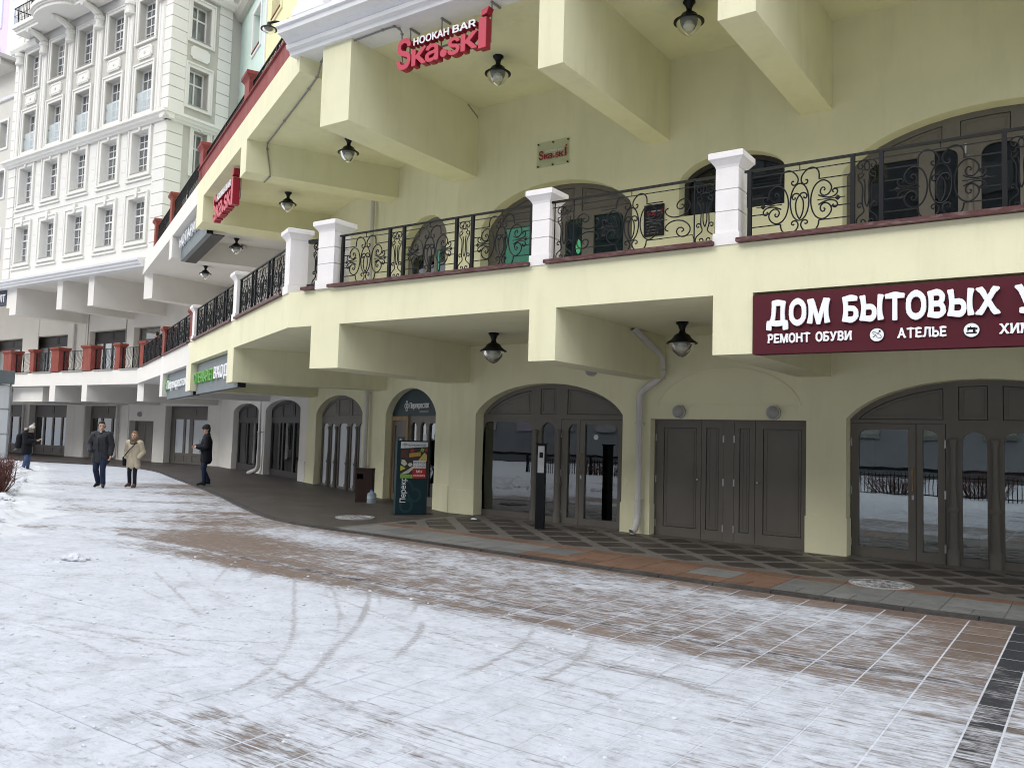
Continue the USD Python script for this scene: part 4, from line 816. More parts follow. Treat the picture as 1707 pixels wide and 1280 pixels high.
for (a, b, c, d) in SH:
    wn = M(X3).poly(sbox(a, c, b, d).difference(unary_union([sbox(a+.06, c+.06, (a+b)/2-.03, c+(d-c)*.62), sbox((a+b)/2+.03, c+.06, b-.06, c+(d-c)*.62), sbox(a+.06, c+(d-c)*.62+.06, (a+b)/2-.03, d-.06), sbox((a+b)/2+.03, c+(d-c)*.62+.06, b-.06, d-.06)])), -.34, -.29).build('window', COR, wb)
    for (p, q) in ((a, (a+b)/2), ((a+b)/2, b)):
        M(X3).box(p+.03, q-.03, -.335, -.33, c+.03, c+(d-c)*.62+.03).build('pane', GLD, wn); M(X3).box(p+.03, q-.03, -.335, -.33, c+(d-c)*.62+.03, d-.03).build('pane', GLD, wn)
    surround(X3, a, b, c, d, .16, key=(c < 14))
ap = sbox(19.55, 16.33, 20.42, 16.86)
M(X3).poly(ap.difference(unary_union([Point(x, z).buffer(.09) for x in (19.55, 20.42) for z in (16.33, 16.86)])), 0, .06).build('apron_panel', STO, wb)
# balcony with a bowed middle, on scroll brackets
bp = [(-40.9, 0), (-40.9, .95), (-38.75, .95)]+[(-37.2-1.55*math.cos(t), .95+.62*math.sin(t)) for t in np.linspace(0, PI, 15)]+[(-33.4, .95), (-33.4, 0)]
bpoly = Polygon(bp); mbk = M(FT)
mbk.flat(bpoly.buffer(-.14).intersection(sbox(-42, 0, -30, 3)), 19.40, 19.55).flat(bpoly.intersection(sbox(-42, 0, -30, 3)), 19.62, 19.80).flat(bpoly.buffer(-.07).intersection(sbox(-42, 0, -30, 3)), 19.55, 19.62)
bal = mbk.build('balcony', STO, wb)
for u in (-39.5, -37.22, -34.9): M(FT).tube([(u, .0, 18.95), (u, .15, 19.1), (u, .45, 19.24), (u, .8, 19.33), (u, .92, 19.27)], [.17, .17, .14, .12, .11], 8).build('bracket', STO, bal)

# ---------------------------------------------------------------- what rises behind the upper terrace, and beyond the tower
pb = thing('pastel_block', 'pale teal and yellow house walls rising behind the upper terrace', 'building', (-20, 17.5, 7.5))
wt = [sbox(17.98, 16.42, 19.22, 18.02), sbox(17.98, 20.5, 19.22, 22)]; wy = [sbox(14.85, 16.5, 16.12, 18.3), sbox(11.5, 16.5, 12.8, 18.3)]
M(F2).poly(sbox(17.05, 8.05, 22.4, 24).difference(unary_union(wt)), -.4, 0).build('wall', TEA, pb)
M(F2).poly(sbox(-2, 8.05, 17.05, 24).difference(unary_union(wy)), -.4, 0).build('wall', PYE, pb)
M(F2).box(16.98, 17.16, 0, .05, 8.05, 24).build('corner_strip', COR, pb)
PEA = paint('peach_board', (.62, .52, .44), .7)
for g in wt+wy:
    a, b, c, d = g.bounds
    f = M(F2).poly(g.difference(sbox(a+.1, b+.08, c-.1, d-.1)), -.3, -.22).build('window', COR, pb); M(F2).box(a+.05, c-.05, -.3, -.28, b+.05, d-.05).build('pane', PEA, f)
    M(F2).poly(g.buffer(.16, join_style=2).difference(g), 0, .05).build('window_surround', COR if a > 17 else PYE, pb); M(F2).box(a, c, -.25, .08, b-.05, b).build('window_ledge', RED, f)
M(F2).sweep(17.0, 22.0, [(-.1, 18.75), (.2, 18.75), (.35, 18.95), (.35, 19.1), (-.1, 19.1)]).build('cornice', BEI, pb)
M(F2).sweep(17.2, 22.3, [(-.3, 7.9), (.1, 7.9), (.1, 8.1), (-.3, 8.1)]).build('base', TEA, pb)
bb = thing('beige_house', 'beige house with small windows seen left of the white facade', 'building', (-46, 19.3, 8))
FB = Fr((0, 19.25), (1, 0), (0, -1))
hb = [sbox(-44.75, z, -43.95, z+1.35) for z in (9.6, 12.6, 15.1)]+[sbox(-47.4, z, -46.5, z+1.35) for z in (9.6, 12.6, 15.1)]
M(FB).poly(sbox(-56, 8, -42.3, 19.4).difference(unary_union(hb)), -.5, 0).build('wall', BEI, bb)
for g in hb:
    a, b, c, d = g.bounds
    f = M(FB).poly(sbox(a, b, c, d).difference(unary_union([sbox(a+.06, b+.06, (a+c)/2-.03, b+.8), sbox((a+c)/2+.03, b+.06, c-.06, b+.8), sbox(a+.06, b+.86, (a+c)/2-.03, d-.06), sbox((a+c)/2+.03, b+.86, c-.06, d-.06)])), -.3, -.25).build('window', COR, bb)
    M(FB).box(a+.03, c-.03, -.3, -.29, b+.03, d-.03).build('pane', GLD, f); M(FB).poly(g.buffer(.1, join_style=2).difference(g), 0, .05).build('window_surround', COR, bb)
M(FB).sweep(-56, -42.35, [(-.2, 17.5), (.1, 17.5), (.14, 17.62), (-.2, 17.7)]).build('string_course', COR, bb)
M(FB).poly(Polygon([(-45.6, 18.9), (-43.5, 18.9), (-43.5, 19.2), (-44.6, 19.75), (-45.6, 19.55)]), -3, .75).build('gable', BEI, bb)
M(FB).add([(-46, .85, 19.45), (-44.6, .85, 19.92), (-43.35, .85, 19.22), (-43.35, -3, 19.22), (-44.6, -3, 19.92), (-46, -3, 19.45), (-46, .85, 19.38), (-44.6, .85, 19.84), (-43.35, .85, 19.14), (-43.35, -3, 19.14), (-44.6, -3, 19.84), (-46, -3, 19.38)],
    [[0, 1, 4, 5], [1, 2, 3, 4], [6, 11, 10, 7], [7, 10, 9, 8], [0, 6, 7, 1], [1, 7, 8, 2], [2, 8, 9, 3], [5, 11, 6, 0], [3, 9, 10, 4], [4, 10, 11, 5]]).build('roof', CON, bb)
lb = thing('lilac_block', 'tall lilac and pale blue block rising behind the beige house', 'building', (-71, 30, 0))
FL = Fr((0, 30), (1, 0), (0, -1))
M(FL).box(-90, -68.9, -12, 0, 0, 60).build('wall', LIL, lb)
M(FL).box(-68.9, -66.0, -12, .3, 0, 60).build('stair_tower', PBL, lb)
for k in range(26): M(FL).box(-68.88, -66.02, .3, .32, 8+2*k+.02, 10+2*k-.02).build('cladding_panel', PBL, lb)
for z in (20, 24.2, 28.4, 32.6, 36.8, 41):
    for u in (-72.6, -76): 
        f = M(FL).poly(sbox(u, z, u+1.9, z+2.6).difference(sbox(u+.4, z+.4, u+1.5, z+2.2)), 0, .1).build('window', PBL, lb); M(FL).box(u+.4, u+1.5, .01, .03, z+.4, z+2.2).build('pane', GLD, f)

# ================================================================ balustrade pillars
def pillar(name, fr, u, w, z0, hw, hd, h, mat, label, group, drums=3, cap=.07, base=True):
    o = fr((u, w, z0)); t = thing(name, label, 'pillar', o, group); b = .14 if base else .02
    if base: M(fr).box(u-hw-.022, u+hw+.022, w-hd-.022, w+hd+.022, z0, z0+b, .006).build('base', mat, t)
    zz = np.linspace(z0+b, z0+h-.17, drums+1)
    for k in range(drums): M(fr).box(u-hw, u+hw, w-hd, w+hd, zz[k]+.004, zz[k+1]-.003, .006).build('block' if drums > 1 else 'shaft', mat, t)
    m = M(fr); q = [(0, .0), (.012, .03), (.05, .08), (cap, .10), (cap, .165), (cap-.015, .175)]
    for (e0, h0), (e1, h1) in zip(q[:-1], q[1:]):
        v = [(u+a*(hw+e), w+c*(hd+e), z0+h-.175+hh) for e, hh in ((e0, h0), (e1, h1)) for a, c in ((-1, -1), (1, -1), (1, 1), (-1, 1))]
        m.add(v, [[0, 1, 5, 4], [1, 2, 6, 5], [2, 3, 7, 6], [3, 0, 4, 7]])
    e, hh = q[-1]; m.add([(u+a*(hw+e), w+c*(hd+e), z0+h-.175+hh+(.0 if 1 else 0)) for a, c in ((-1, -1), (1, -1), (1, 1), (-1, 1))], [[0, 1, 2, 3]])
    m.build('cap', mat, t); return t
GP = 'white stone pillars of the terrace balustrade'
pillar('balustrade_pillar', F1, -9.96, 3.20, 3.80, .18, .17, 1.08, STN, 'stout white stone pillar at the bend of the terrace, right one of the close pair', GP)
pillar('balustrade_pillar', F2, -.58, 3.20, 3.80, .15, .15, 1.07, STN, 'white stone pillar at the bend of the terrace, left one of the close pair', GP, 1)
pillar('balustrade_pillar', F1, -5.965, 3.20, 3.80, .135, .14, 1.0, STN, 'white stone pillar in front of the wide bar arch with green panes', GP)
pillar('balustrade_pillar', F1, -3.445, 3.20, 3.80, .135, .14, 1.07, STN, 'white stone pillar in front of the dark arched bar window, above the burgundy sign', GP)
pillar('balustrade_pillar', F2, 3.50, 3.20, 3.80, .16, .15, 1.0, STN, 'white stone pillar above the green supermarket sign, first left of the bend', GP, 1)
pillar('balustrade_pillar', F2, 8.58, 3.20, 3.80, .16, .15, .93, STN, 'white stone pillar backed by a red one where cream paint turns white', GP, 1)
GR = 'red pillars of the far terrace balustrade'
pillar('red_pillar', F2, 9.02, 3.18, 3.80, .2, .15, .92, RED, 'red pillar mostly hidden behind the last white stone pillar', GR, 1, base=False)
pillar('red_pillar', F2, 14.18, 3.18, 3.80, .22, .17, .93, RED, 'red pillar above the white supermarket sign with the ring emblem', GR, 1, base=False)
for u, hw, hd, lb in ((-30.38, .2, .2, 'red pillar at the corner of the far terrace, in front of the person in red'), (-32.28, .17, .13, 'slim red pillar of the far terrace, first left of the corner one'),
                      (-34.40, .32, .22, 'broad red pillar of the far terrace in front of the middle glazed doors'), (-36.95, .32, .22, 'broad red pillar of the far terrace between two glazed doors'),
                      (-39.12, .17, .13, 'slim red pillar of the far terrace near its left end'), (-41.15, .36, .24, 'broad red pillar at the left end of the far terrace')):
    t = pillar('red_pillar', F3, u, 3.18, 3.80, hw, hd, 1.08, RED, lb, GR, 1, base=False)
    if hd > .21:
        M(Fr((u+hw, 0), (0, 1), (1, 0))).poly(Polygon([(18.70, 3.9), (19.05, 3.9), (19.05, 4.0), (18.95, 4.2), (19.02, 4.5), (19.1, 4.65), (18.8, 4.68), (18.72, 4.5), (18.82, 4.2), (18.72, 4.05)]), 0, .02).build('scroll_relief', RDF, t)
pillar('balustrade_pillar', Fr((-43.4, 18.9), (.6, .8), (.8, -.6)), 0, 0, 3.80, .25, .2, 1.1, STN, 'white pillar at the left edge of the picture, beyond the last red one', GP, 1)
GU = 'red pillars of the upper terrace'
pillar('red_pillar', F2, 3.40, 3.2, 8.38, .22, .14, .60, RDF, 'red pillar on the upper parapet nearest the white corner cornice', GU, 1, base=False)
pillar('red_pillar', F2, 8.68, 3.2, 8.02, .24, .15, 1.0, RDF, 'red pillar on the upper terrace at the end of the dark red parapet', GU, 1, base=False)
pillar('red_pillar', F2, 14.12, 3.2, 8.02, .22, .15, .99, RED, 'red pillar on the upper terrace against the white quoined corner', GU, 1, base=False)
pillar('red_pillar', F2, 18.05, 3.2, 8.02, .22, .15, .99, RED, 'last red pillar of the upper terrace, farthest down the sloping line', GU, 1, base=False)

# ================================================================ wrought iron railings
def ell(cx, cz, a, b, n=22): return [(cx+a*math.cos(t), cz+b*math.sin(t)) for t in np.linspace(0, 2*PI, n+1)]
def mir(p): return [(-x, z) for x, z in p]
SC = [[(0, .16), (.03, .22), (.042, .30), (.03, .38), (0, .425), (-.03, .447), (-.06, .442), (-.078, .415), (-.07, .386), (-.05, .386), (-.048, .405)],
      [(.205, .575), (.207, .62), (.185, .685), (.12, .712), (.05, .67), (.016, .60), (.03, .555), (.06, .54), (.086, .56), (.08, .586), (.062, .585)],
      [(.255, .44), (.27, .455), (.25, .478), (.224, .455), (.225, .413), (.265, .385), (.315, .41), (.336, .46), (.31, .52), (.25, .555), (.19, .535), (.14, .46), (.12, .345), (.14, .23), (.19, .155), (.25, .135), (.31, .17), (.336, .23), (.315, .28), (.265, .305), (.225, .277), (.224, .235), (.25, .212), (.27, .235), (.255, .25)],
      [(.20, .40), (.27, .367), (.34, .362), (.39, .39), (.395, .43), (.365, .445), (.345, .425), (.36, .41)],
      [(.20, .29), (.27, .323), (.34, .328), (.39, .30), (.395, .26), (.365, .245), (.345, .265), (.36, .28)],
      [(.205, .125), (.20, .08), (.165, .025), (.10, .008), (.04, .04), (.015, .09), (.03, .135), (.065, .145), (.086, .12), (.07, .10), (.055, .11)]]
NC = [[(0, .60), (.045, .60), (.05, .565), (.085, .56), (.085, .50)], [(.005, .695), (.05, .70), (.085, .675), (.085, .635), (.06, .615), (.042, .635), (.055, .655)],
      [(.03, .56), (.04, .535), (.085, .51)], [(.085, .50), (.055, .46), (.042, .39), (.04, .21), (.03, .18)], [(.028, .50), (.018, .42), (.016, .25), (0, .205)],
      [(.045, .2), (.05, .235), (.075, .25), (.092, .225), (.077, .205), (.065, .22)], [(.03, .18), (.035, .15), (.08, .11), (.105, .06), (.09, .018), (.05, .006), (.02, .03), (.025, .065), (.05, .07), (.055, .045)]]
def curve(m, pts, u, w, z, r, sx=1.0, n=3, sharp=False, sides=5):
    p = np.array(pts); p = p if sharp else smooth_path(p, n); m.tube(np.stack([u+p[:, 0]*sx, np.full(len(p), w), z+p[:, 1]], 1), r, sides)
def scroll_panel(m, u, w, z, half, r=.0088, n=3):
    curve(m, ell(0, .35, .10, .205), u, w, z, r, sharp=True)
    for p in SC:
        for q in (p, mir(p)): curve(m, q, u, w, z, r, n=n)
    for s_ in (1, -1):
        m.tube([(u+s_*.19, w, z+.345), (u+s_*.475, w, z+.345)], [.006, .005], 5)
        v = [(u+s_*(.40+a), w+b, z+.345+c) for a, b, c in ((-.035, 0, 0), (.035, 0, 0), (0, -.012, 0), (0, .012, 0), (0, 0, -.032), (0, 0, .032))]
        m.add(v, [[0, 2, 4], [2, 1, 4], [1, 3, 4], [3, 0, 4], [2, 0, 5], [1, 2, 5], [3, 1, 5], [0, 3, 5]])
        for zz, a in ((.125, .205), (.26, .335), (.45, .36), (.575, .205)): m.tube([(u+s_*a, w, z+zz), (u+s_*half, w, z+zz)], .0078, 4)
    m.tube([(u, w, z+.705), (u, w, z+.775)], .006, 4)
def narrow_panel(m, u, w, z, r=.0078, n=3, sx=1.0):
    curve(m, ell(0, .64, .025, .045, 12), u, w, z, r, sharp=True)
    for k, p in enumerate(NC):
        for q in (p, mir(p)): curve(m, q, u, w, z, r, sx, n, sharp=(k in (0,)))
GRL = 'black wrought iron railings between the terrace pillars'
def scroll_railing(fr, u0, u1, z0, label, w=3.28, thin=False, z_h=.775, lod=3):
    L_ = u1-u0; n = max(1, int(round((L_+.24)/1.27))); pw = (L_-(n-1)*.24)/n
    t = thing('balcony_railing', label, 'railing', fr(((u0+u1)/2, w, z0)), GRL)
    M(fr).box(u0-.04, u1+.04, w-.02, w+.02, z0+z_h-.012, z0+z_h+.012).build('top_rail', IRO, t)
    M(fr).tube([(u0, w, z0+.70), (u1, w, z0+.70)], .007, 4).build('upper_bar', IRO, t)
    M(fr).box(u0, u1, w-.008, w+.008, z0+.012, z0+.026).build('bottom_rail', IRO, t)
    u = u0
    def post(x): M(fr).box(x-.021, x+.021, w-.022, w+.022, z0, z0+z_h-.012).build('post', IRO, t)
    for k in range(n):
        post(u+.021)
        m = M(fr); scroll_panel(m, u+pw/2, w, z0, pw/2-.03, n=lod); m.build('scroll_panel', IRO, t)
        u += pw; post(u-.021)
        if k < n-1: m = M(fr); narrow_panel(m, u+.12, w, z0, n=lod); m.build('narrow_panel', IRO, t); u += .24
    return t
scroll_railing(F1, -9.70, -6.12, 3.853, 'railing of three scroll panels between the bend of the terrace and the next white pillar')
t = thing('balcony_railing', 'railing with one wide scroll panel and thin bars, in front of the black menu board', 'railing', F1((-4.7, 3.28, 3.853)), GRL)
M(F1).box(-5.84, -3.57, 3.26, 3.30, 4.616, 4.64).build('top_rail', IRO, t); M(F1).tube([(-5.82, 3.28, 4.553), (-3.58, 3.28, 4.553)], .007, 4).build('upper_bar', IRO, t); M(F1).box(-5.8, -3.6, 3.272, 3.288, 3.865, 3.879).build('bottom_rail', IRO, t)
for x in (-5.785, -5.50, -3.86, -3.60): M(F1).tube([(x, 3.28, 3.853), (x, 3.28, 4.62)], .009, 5).build('bar', IRO, t)
for x in (-5.643, -3.73): m = M(F1); narrow_panel(m, x, 3.28, 3.853, sx=1.1); m.build('narrow_panel', IRO, t)
m = M(F1); scroll_panel(m, -4.68, 3.28, 3.853, .42); m.build('scroll_panel', IRO, t)
m = M(F1)
for s_ in (-1, 1):
    for zz in (1, -1): curve(m, [(s_*.47+s_*x, .345+zz*zv) for x, zv in ((.02, .14), (-.02, .10), (.02, .05), (.12, .02), (.25, .06), (.30, .15), (.24, .22), (.15, .20), (.13, .14), (.18, .11), (.22, .14), (.19, .165))], -4.68, 3.28, 3.853, .0088)
    m.tube([(-4.68+s_*.42, 3.28, 3.98), (-4.68+s_*.80, 3.28, 3.98), (-4.68+s_*.83, 3.28, 3.87)], .006, 4)
m.build('side_scrolls', IRO, t, kind='stuff')
scroll_railing(F1, -3.22, .70, 3.853, 'railing of scroll panels in front of the large dark arch above the burgundy sign')
m = thing('balcony_railing', 'short narrow iron ornament between the close pair of white pillars', 'railing', F1((-10.33, 3.2, 3.85)), GRL)
M(F1).box(-10.52, -10.14, 3.17, 3.25, 4.60, 4.66).build('top_rail', IRO, m); M(F1).box(-10.52, -10.14, 3.17, 3.25, 3.87, 3.93).build('bottom_rail', IRO, m)
q = M(F1); narrow_panel(q, -10.33, 3.21, 3.89, .010); q.build('narrow_panel', IRO, m)
scroll_railing(F2, -.36, 3.28, 3.85, 'railing on the oblique wing nearest the bend, above the shadowed bay', lod=2)
scroll_railing(F2, 3.70, 8.38, 3.85, 'railing above the green and white supermarket sign', lod=2)
scroll_railing(F2, 9.26, 13.92, 3.845, 'railing between two red pillars above the sign with the ring emblem', lod=2)
scroll_railing(F2, 14.44, 20.0, 3.845, 'railing of the oblique wing ending at the far corner pillar', lod=2)
def bar_railing(fr, u0, u1, z0, h, label, w, group, belly=.07, step=.105, alongw=True):
    t = thing('balcony_railing', label, 'railing', fr(((u0+u1)/2, w, z0)), group)
    M(fr).box(u0, u1, w-.02, w+.02, z0+h-.02, z0+h).build('top_rail', IRO, t); M(fr).box(u0, u1, w-.012, w+.012, z0+.03, z0+.05).build('bottom_rail', IRO, t)
    n = int((u1-u0)/step)
    for k in range(n+1):
        u = u0+.02+(u1-u0-.04)*k/n
        if k in (0, n) or k == n//2: M(fr).box(u-.018, u+.018, w-.018, w+.018, z0, z0+h).build('post', IRO, t); continue
        M(fr).tube([(u, w, z0+.04), (u-belly*.3, w+belly*.6, z0+.16*h/.8), (u+belly*.1, w+belly, z0+.30*h/.8), (u+belly*.2, w+belly*.3, z0+.48*h/.8), (u, w, z0+.62*h/.8), (u, w, z0+h-.02)], .009, 4).build('baluster', IRO, t)
    return t
GF = 'railings of bellied bars on the far terrace'
for a, b, lb in ((-32.08, -30.6, 'bellied iron railing next to the corner pillar of the far terrace'), (-34.06, -32.46, 'bellied iron railing right of the broad red pillar with the scroll'), (-36.6, -34.74, 'bellied iron railing in front of the reflecting glazed doors'),
                 (-38.93, -37.29, 'bellied iron railing between a slim and a broad red pillar'), (-40.77, -39.31, 'bellied iron railing at the left end of the far terrace')): bar_railing(F3, a, b, 3.85, .86, lb, 3.2, GF)
GT = 'railings of the upper terrace'
bar_railing(F2, -.70, 3.16, 8.40, .37, 'low iron railing on the dark red parapet beside the corner cornice', 3.25, GT, .03, .10)
bar_railing(F2, 3.64, 8.42, 8.40, .37, 'low iron railing on the dark red parapet between two red pillars', 3.25, GT, .03, .10)
bar_railing(F2, 8.95, 13.88, 8.04, .72, 'iron railing of the upper terrace above the notary sign', 3.25, GT, .05, .10)
bar_railing(F2, 14.36, 17.8, 8.04, .72, 'iron railing at the far end of the upper terrace', 3.25, GT, .05, .10)
t = thing('balcony_railing', 'black ornamental railing on the bowed balcony of the white facade', 'railing', FT((-39, .9, 19.8)), None)
pts = [FT((x, y-.08, 0)) for x, y in bp if y > .1]; pts = np.array([FT((-40.82, .02, 0))]+pts+[FT((-33.45, .02, 0))])
for z in (19.83, 20.25, 20.62): M().tube(pts+[0, 0, z], .025 if z != 20.25 else .012, 5).build('rail', IRO, t)
cum = np.concatenate([[0], np.cumsum(np.linalg.norm(np.diff(pts, axis=0), axis=1))])
for k in range(70):
    d = cum[-1]*k/69; p = np.array([np.interp(d, cum, pts[:, i]) for i in range(3)]); M().tube([p+[0, 0, 19.81], p+[0, 0, 20.62]], .03 if k % 9 == 0 else .010, 4).build('baluster', IRO, t)

# ================================================================ lamps
def pendant(loc, label, group):
    t = thing('pendant_lamp', label, 'lamp', loc, group); x, y, z = loc
    M().lathe(loc, [(0, 0), (.088, 0), (.088, -.02), (.06, -.05), (.040, -.10), (.038, -.125), (.05, -.15), (.062, -.165), (0, -.165)], 18).build('stem', BLK, t, smooth=40)
    M().lathe(loc, [(0, -.165), (.075, -.165), (.11, -.19), (.13, -.225), (.18, -.265), (.216, -.288), (.216, -.302), (.185, -.302), (.165, -.28), (0, -.2)], 24).build('shade', BLK, t, smooth=40)
    M().lathe(loc, [(.180, -.298), (.174, -.33), (.150, -.385), (.112, -.43), (.06, -.475), (.018, -.495), (0, -.498)], 24).build('glass_bowl', LGL, t, smooth=True)
    M().lathe((x, y, z), [(0, -.30), (.06, -.30), (.085, -.36), (.05, -.40), (0, -.41)], 9).build('reflector', SGW, t)
    return t
GL = 'black bell shaped lamps under the decks'
pl = pendant((-8.01, 11.0, 3.229), 'black bell lamp under the lower deck above the arched shop front with the intercom post', GL)
dup(pl, (-4.76, 11.0, 3.229), 25, 'black bell lamp under the lower deck beside the bent downpipe')
dup(pl, (-8.0, 10.88, 7.769), 50, 'black bell lamp under the upper deck just right of the large red bar sign')
dup(pl, (-4.68, 10.88, 7.769), 80, 'black bell lamp at the top edge between two upper beams')
for s_, lb in ((1.85, 'bell lamp half hidden behind the first upper beam, only its glass bowl showing'), (6.46, 'black bell lamp under the oblique upper deck, right of the smaller red bar sign'), (12.5, 'black bell lamp under the grey soffit behind the notary sign'), (17.8, 'small black bell lamp farthest along the grey soffit')):
    dup(pl, F2((s_, 1.6, 7.499)), 10+s_*20, lb)
c = F2((13.95, .6, 15.2)); t = thing('wall_lamp', 'black bracket lamp on the pale yellow house wall', 'lamp', c)
M(F2).lathe((13.95, .6, 15.2), [(0, .12), (.06, .12), (.08, .02), (.16, -.05), (.27, -.10), (.28, -.13), (.22, -.13), (0, -.05)], 18).build('shade', BLK, t, smooth=40)
M(F2).lathe((13.95, .6, 15.2), [(.22, -.125), (.20, -.18), (.12, -.24), (0, -.26)], 18).build('glass_bowl', LGL, t, smooth=True)
M(F2).tube([(13.95, .6, 15.30), (13.9, .4, 15.38), (13.8, .05, 15.36)], .045, 6).box(13.65, 13.95, 0, .06, 15.05, 15.5).build('bracket', BLK, t)
GB = 'round bulkhead lights on the ground floor wall'
def bulkhead(fr, u, z, label, r=.096):
    t = thing('bulkhead_light', label, 'light', fr((u, 0, z)), GB)
    M(fr).lathe((u, 0, z), [(0, .055), (r*1.10, .055), (r*1.12, .0), (r*1.1, -.01)], 20, 'y').build('ring', STL, t, smooth=40)
    M(fr).lathe((u, .055, z), [(0, r*.75), (r*.35, r*.70), (r*.7, r*.52), (r*.92, r*.25), (r*1.0, 0)], 20, 'y').build('dome', FIX, t, smooth=True)
bulkhead(F1, -5.43, 2.035, 'round grey light above the left half of the plain double doors'); bulkhead(F1, -3.94, 2.03, 'round grey light above the right half of the plain double doors')
bulkhead(F1, -7.03, 2.73, 'round grey light tucked under a beam left of the bent downpipe'); bulkhead(F3, -35.82, 2.14, 'small grey light above the far single door behind the couple', .11)

# ================================================================ downpipes and conduits
def bend(pts, r=.07, n=5):
    p = [np.array(q, float) for q in pts]; out = [p[0]]
    for a, b, c in zip(p[:-2], p[1:-1], p[2:]):
        u, v = (a-b)/np.linalg.norm(a-b), (c-b)/np.linalg.norm(c-b); k = min(r, np.linalg.norm(a-b)*.45, np.linalg.norm(c-b)*.45)
        for t in np.linspace(0, 1, n): out.append((1-t)**2*(b+u*k)+2*t*(1-t)*b+t*t*(b+v*k))
    return np.array(out+[p[-1]])
def downpipe(pts, r, label, collars=(), mat=PIP, fr=None, group='drainpipes on the walls'):
    P_ = np.array(pts, float) if fr is None else np.array([fr(q) for q in pts]); t = thing('downpipe', label, 'drainpipe', P_[-1], group)
    b = bend(P_, .16); M().tube(b, r, 12, cap=False).tube(b[::-1], r*.9, 12, cap=False).build('pipe', mat, t, smooth=50)
    for z in collars:
        k = np.argmin(abs(P_[:, 2]-z)); x, y = [np.interp(z, P_[::-1, 2], P_[::-1, i]) for i in (0, 1)]
        M().lathe((x, y, z), [(r, -.02), (r+.008, -.02), (r+.008, .02), (r, .02)], 12).box(x-.008, x+.05, y, y+.12, z-.008, z+.008).build('bracket', mat, t)
    return t
downpipe([(-5.66, 11.25, 3.24), (-5.68, 12.28, 2.93), (-5.69, 12.4, 2.80), (-5.69, 12.4, 2.60), (-6.07, 12.4, 2.34), (-6.08, 12.4, 2.20), (-6.08, 12.4, .30), (-6.08, 12.3, .15), (-6.10, 12.24, .11)], .055, 'grey white downpipe with a double bend between the arched shop front and the plain doors', (1.83, .62))
downpipe([(4.33, .1, 3.23), (4.33, .1, .15), (4.33, .2, .08)], .05, 'straight downpipe behind the brown litter bin', (.8, 2.5), fr=F2)
downpipe([(14.62, .12, 3.23), (14.62, .12, .25), (15.0, .35, .1)], .075, 'pale downpipe between the two dark arched shop fronts', (1.5,), fr=F2)
downpipe([(4.45, .1, 7.5), (4.45, .1, 3.85)], .05, 'downpipe on the upper wall above the bend of the terrace', (), fr=F2)
downpipe([(-37.5, .12, 2.56), (-37.5, .12, .3), (-37.45, .25, .1)], .06, 'thin downpipe left of the far single door behind the couple', (1.3,), fr=F3)
downpipe([(-46.3, .12, 2.56), (-46.3, .12, .4), (-46.6, .3, .15)], .07, 'white downpipe at the far left behind the person with the phone', (1.3,), fr=F3)
downpipe([(-41.75, .1, 7.8), (-41.75, .1, 3.85)], .055, 'grey downpipe on the far upper wall left of the glazed doors', (), fr=F3)
def conduit(pts, r, label, clips=True):
    p = np.array(pts); t = thing('cable_conduit', label, 'cable', p[0], 'cable conduits under the upper deck'); b = bend(p, .10)
    M().tube(b, r, 6).build('conduit', CAB, t, smooth=50)
    if clips:
        for q in b[2::4]: M().box(q[0]-.018, q[0]+.018, q[1]-.018, q[1]+.018, q[2]-.01, q[2]+.02).build('clip', CAB, t)
conduit([F2((3.60, 2.85, 6.815)), F2((3.06, 2.85, 6.815)), F2((3.06, 2.95, 7.46)), F2((1.6, 2.98, 7.47)), F2((-.2, 3.02, 7.47)), (-10.66, 9.42, 7.48), (-10.45, 9.33, 7.74), (-9.77, 9.22, 7.745), (-8.98, 9.19, 7.745), (-8.72, 9.2, 7.745), (-8.68, 9.3, 7.70), (-8.67, 9.32, 7.15)], .014, 'grey cable conduit along the deck edge, curving down to the large red bar sign')
conduit([(-9.62, 12.46, 7.55), (-9.62, 12.46, 7.60), (-9.62, 12.15, 7.74)], .02, 'short dark conduit in the corner under the first upper beam', False)
downpipe([(13.2, 1.30, 7.44), (14.9, .06, 7.40)], .055, 'pale pipe slung under the grey soffit beside the bell lamp', (), fr=F2, group=None)
t = thing('wall_vent', 'slatted vent high on the wall left of the terrace bend', 'vent', F2((8.0, .02, 7.1)))
M(F2).box(7.6, 8.2, 0, .02, 6.85, 7.3).build('frame', CAB, t)
for k in range(6): M(F2).box(7.64, 8.16, .02, .035, 6.89+.065*k, 6.925+.065*k).build('slat', BLK, t)

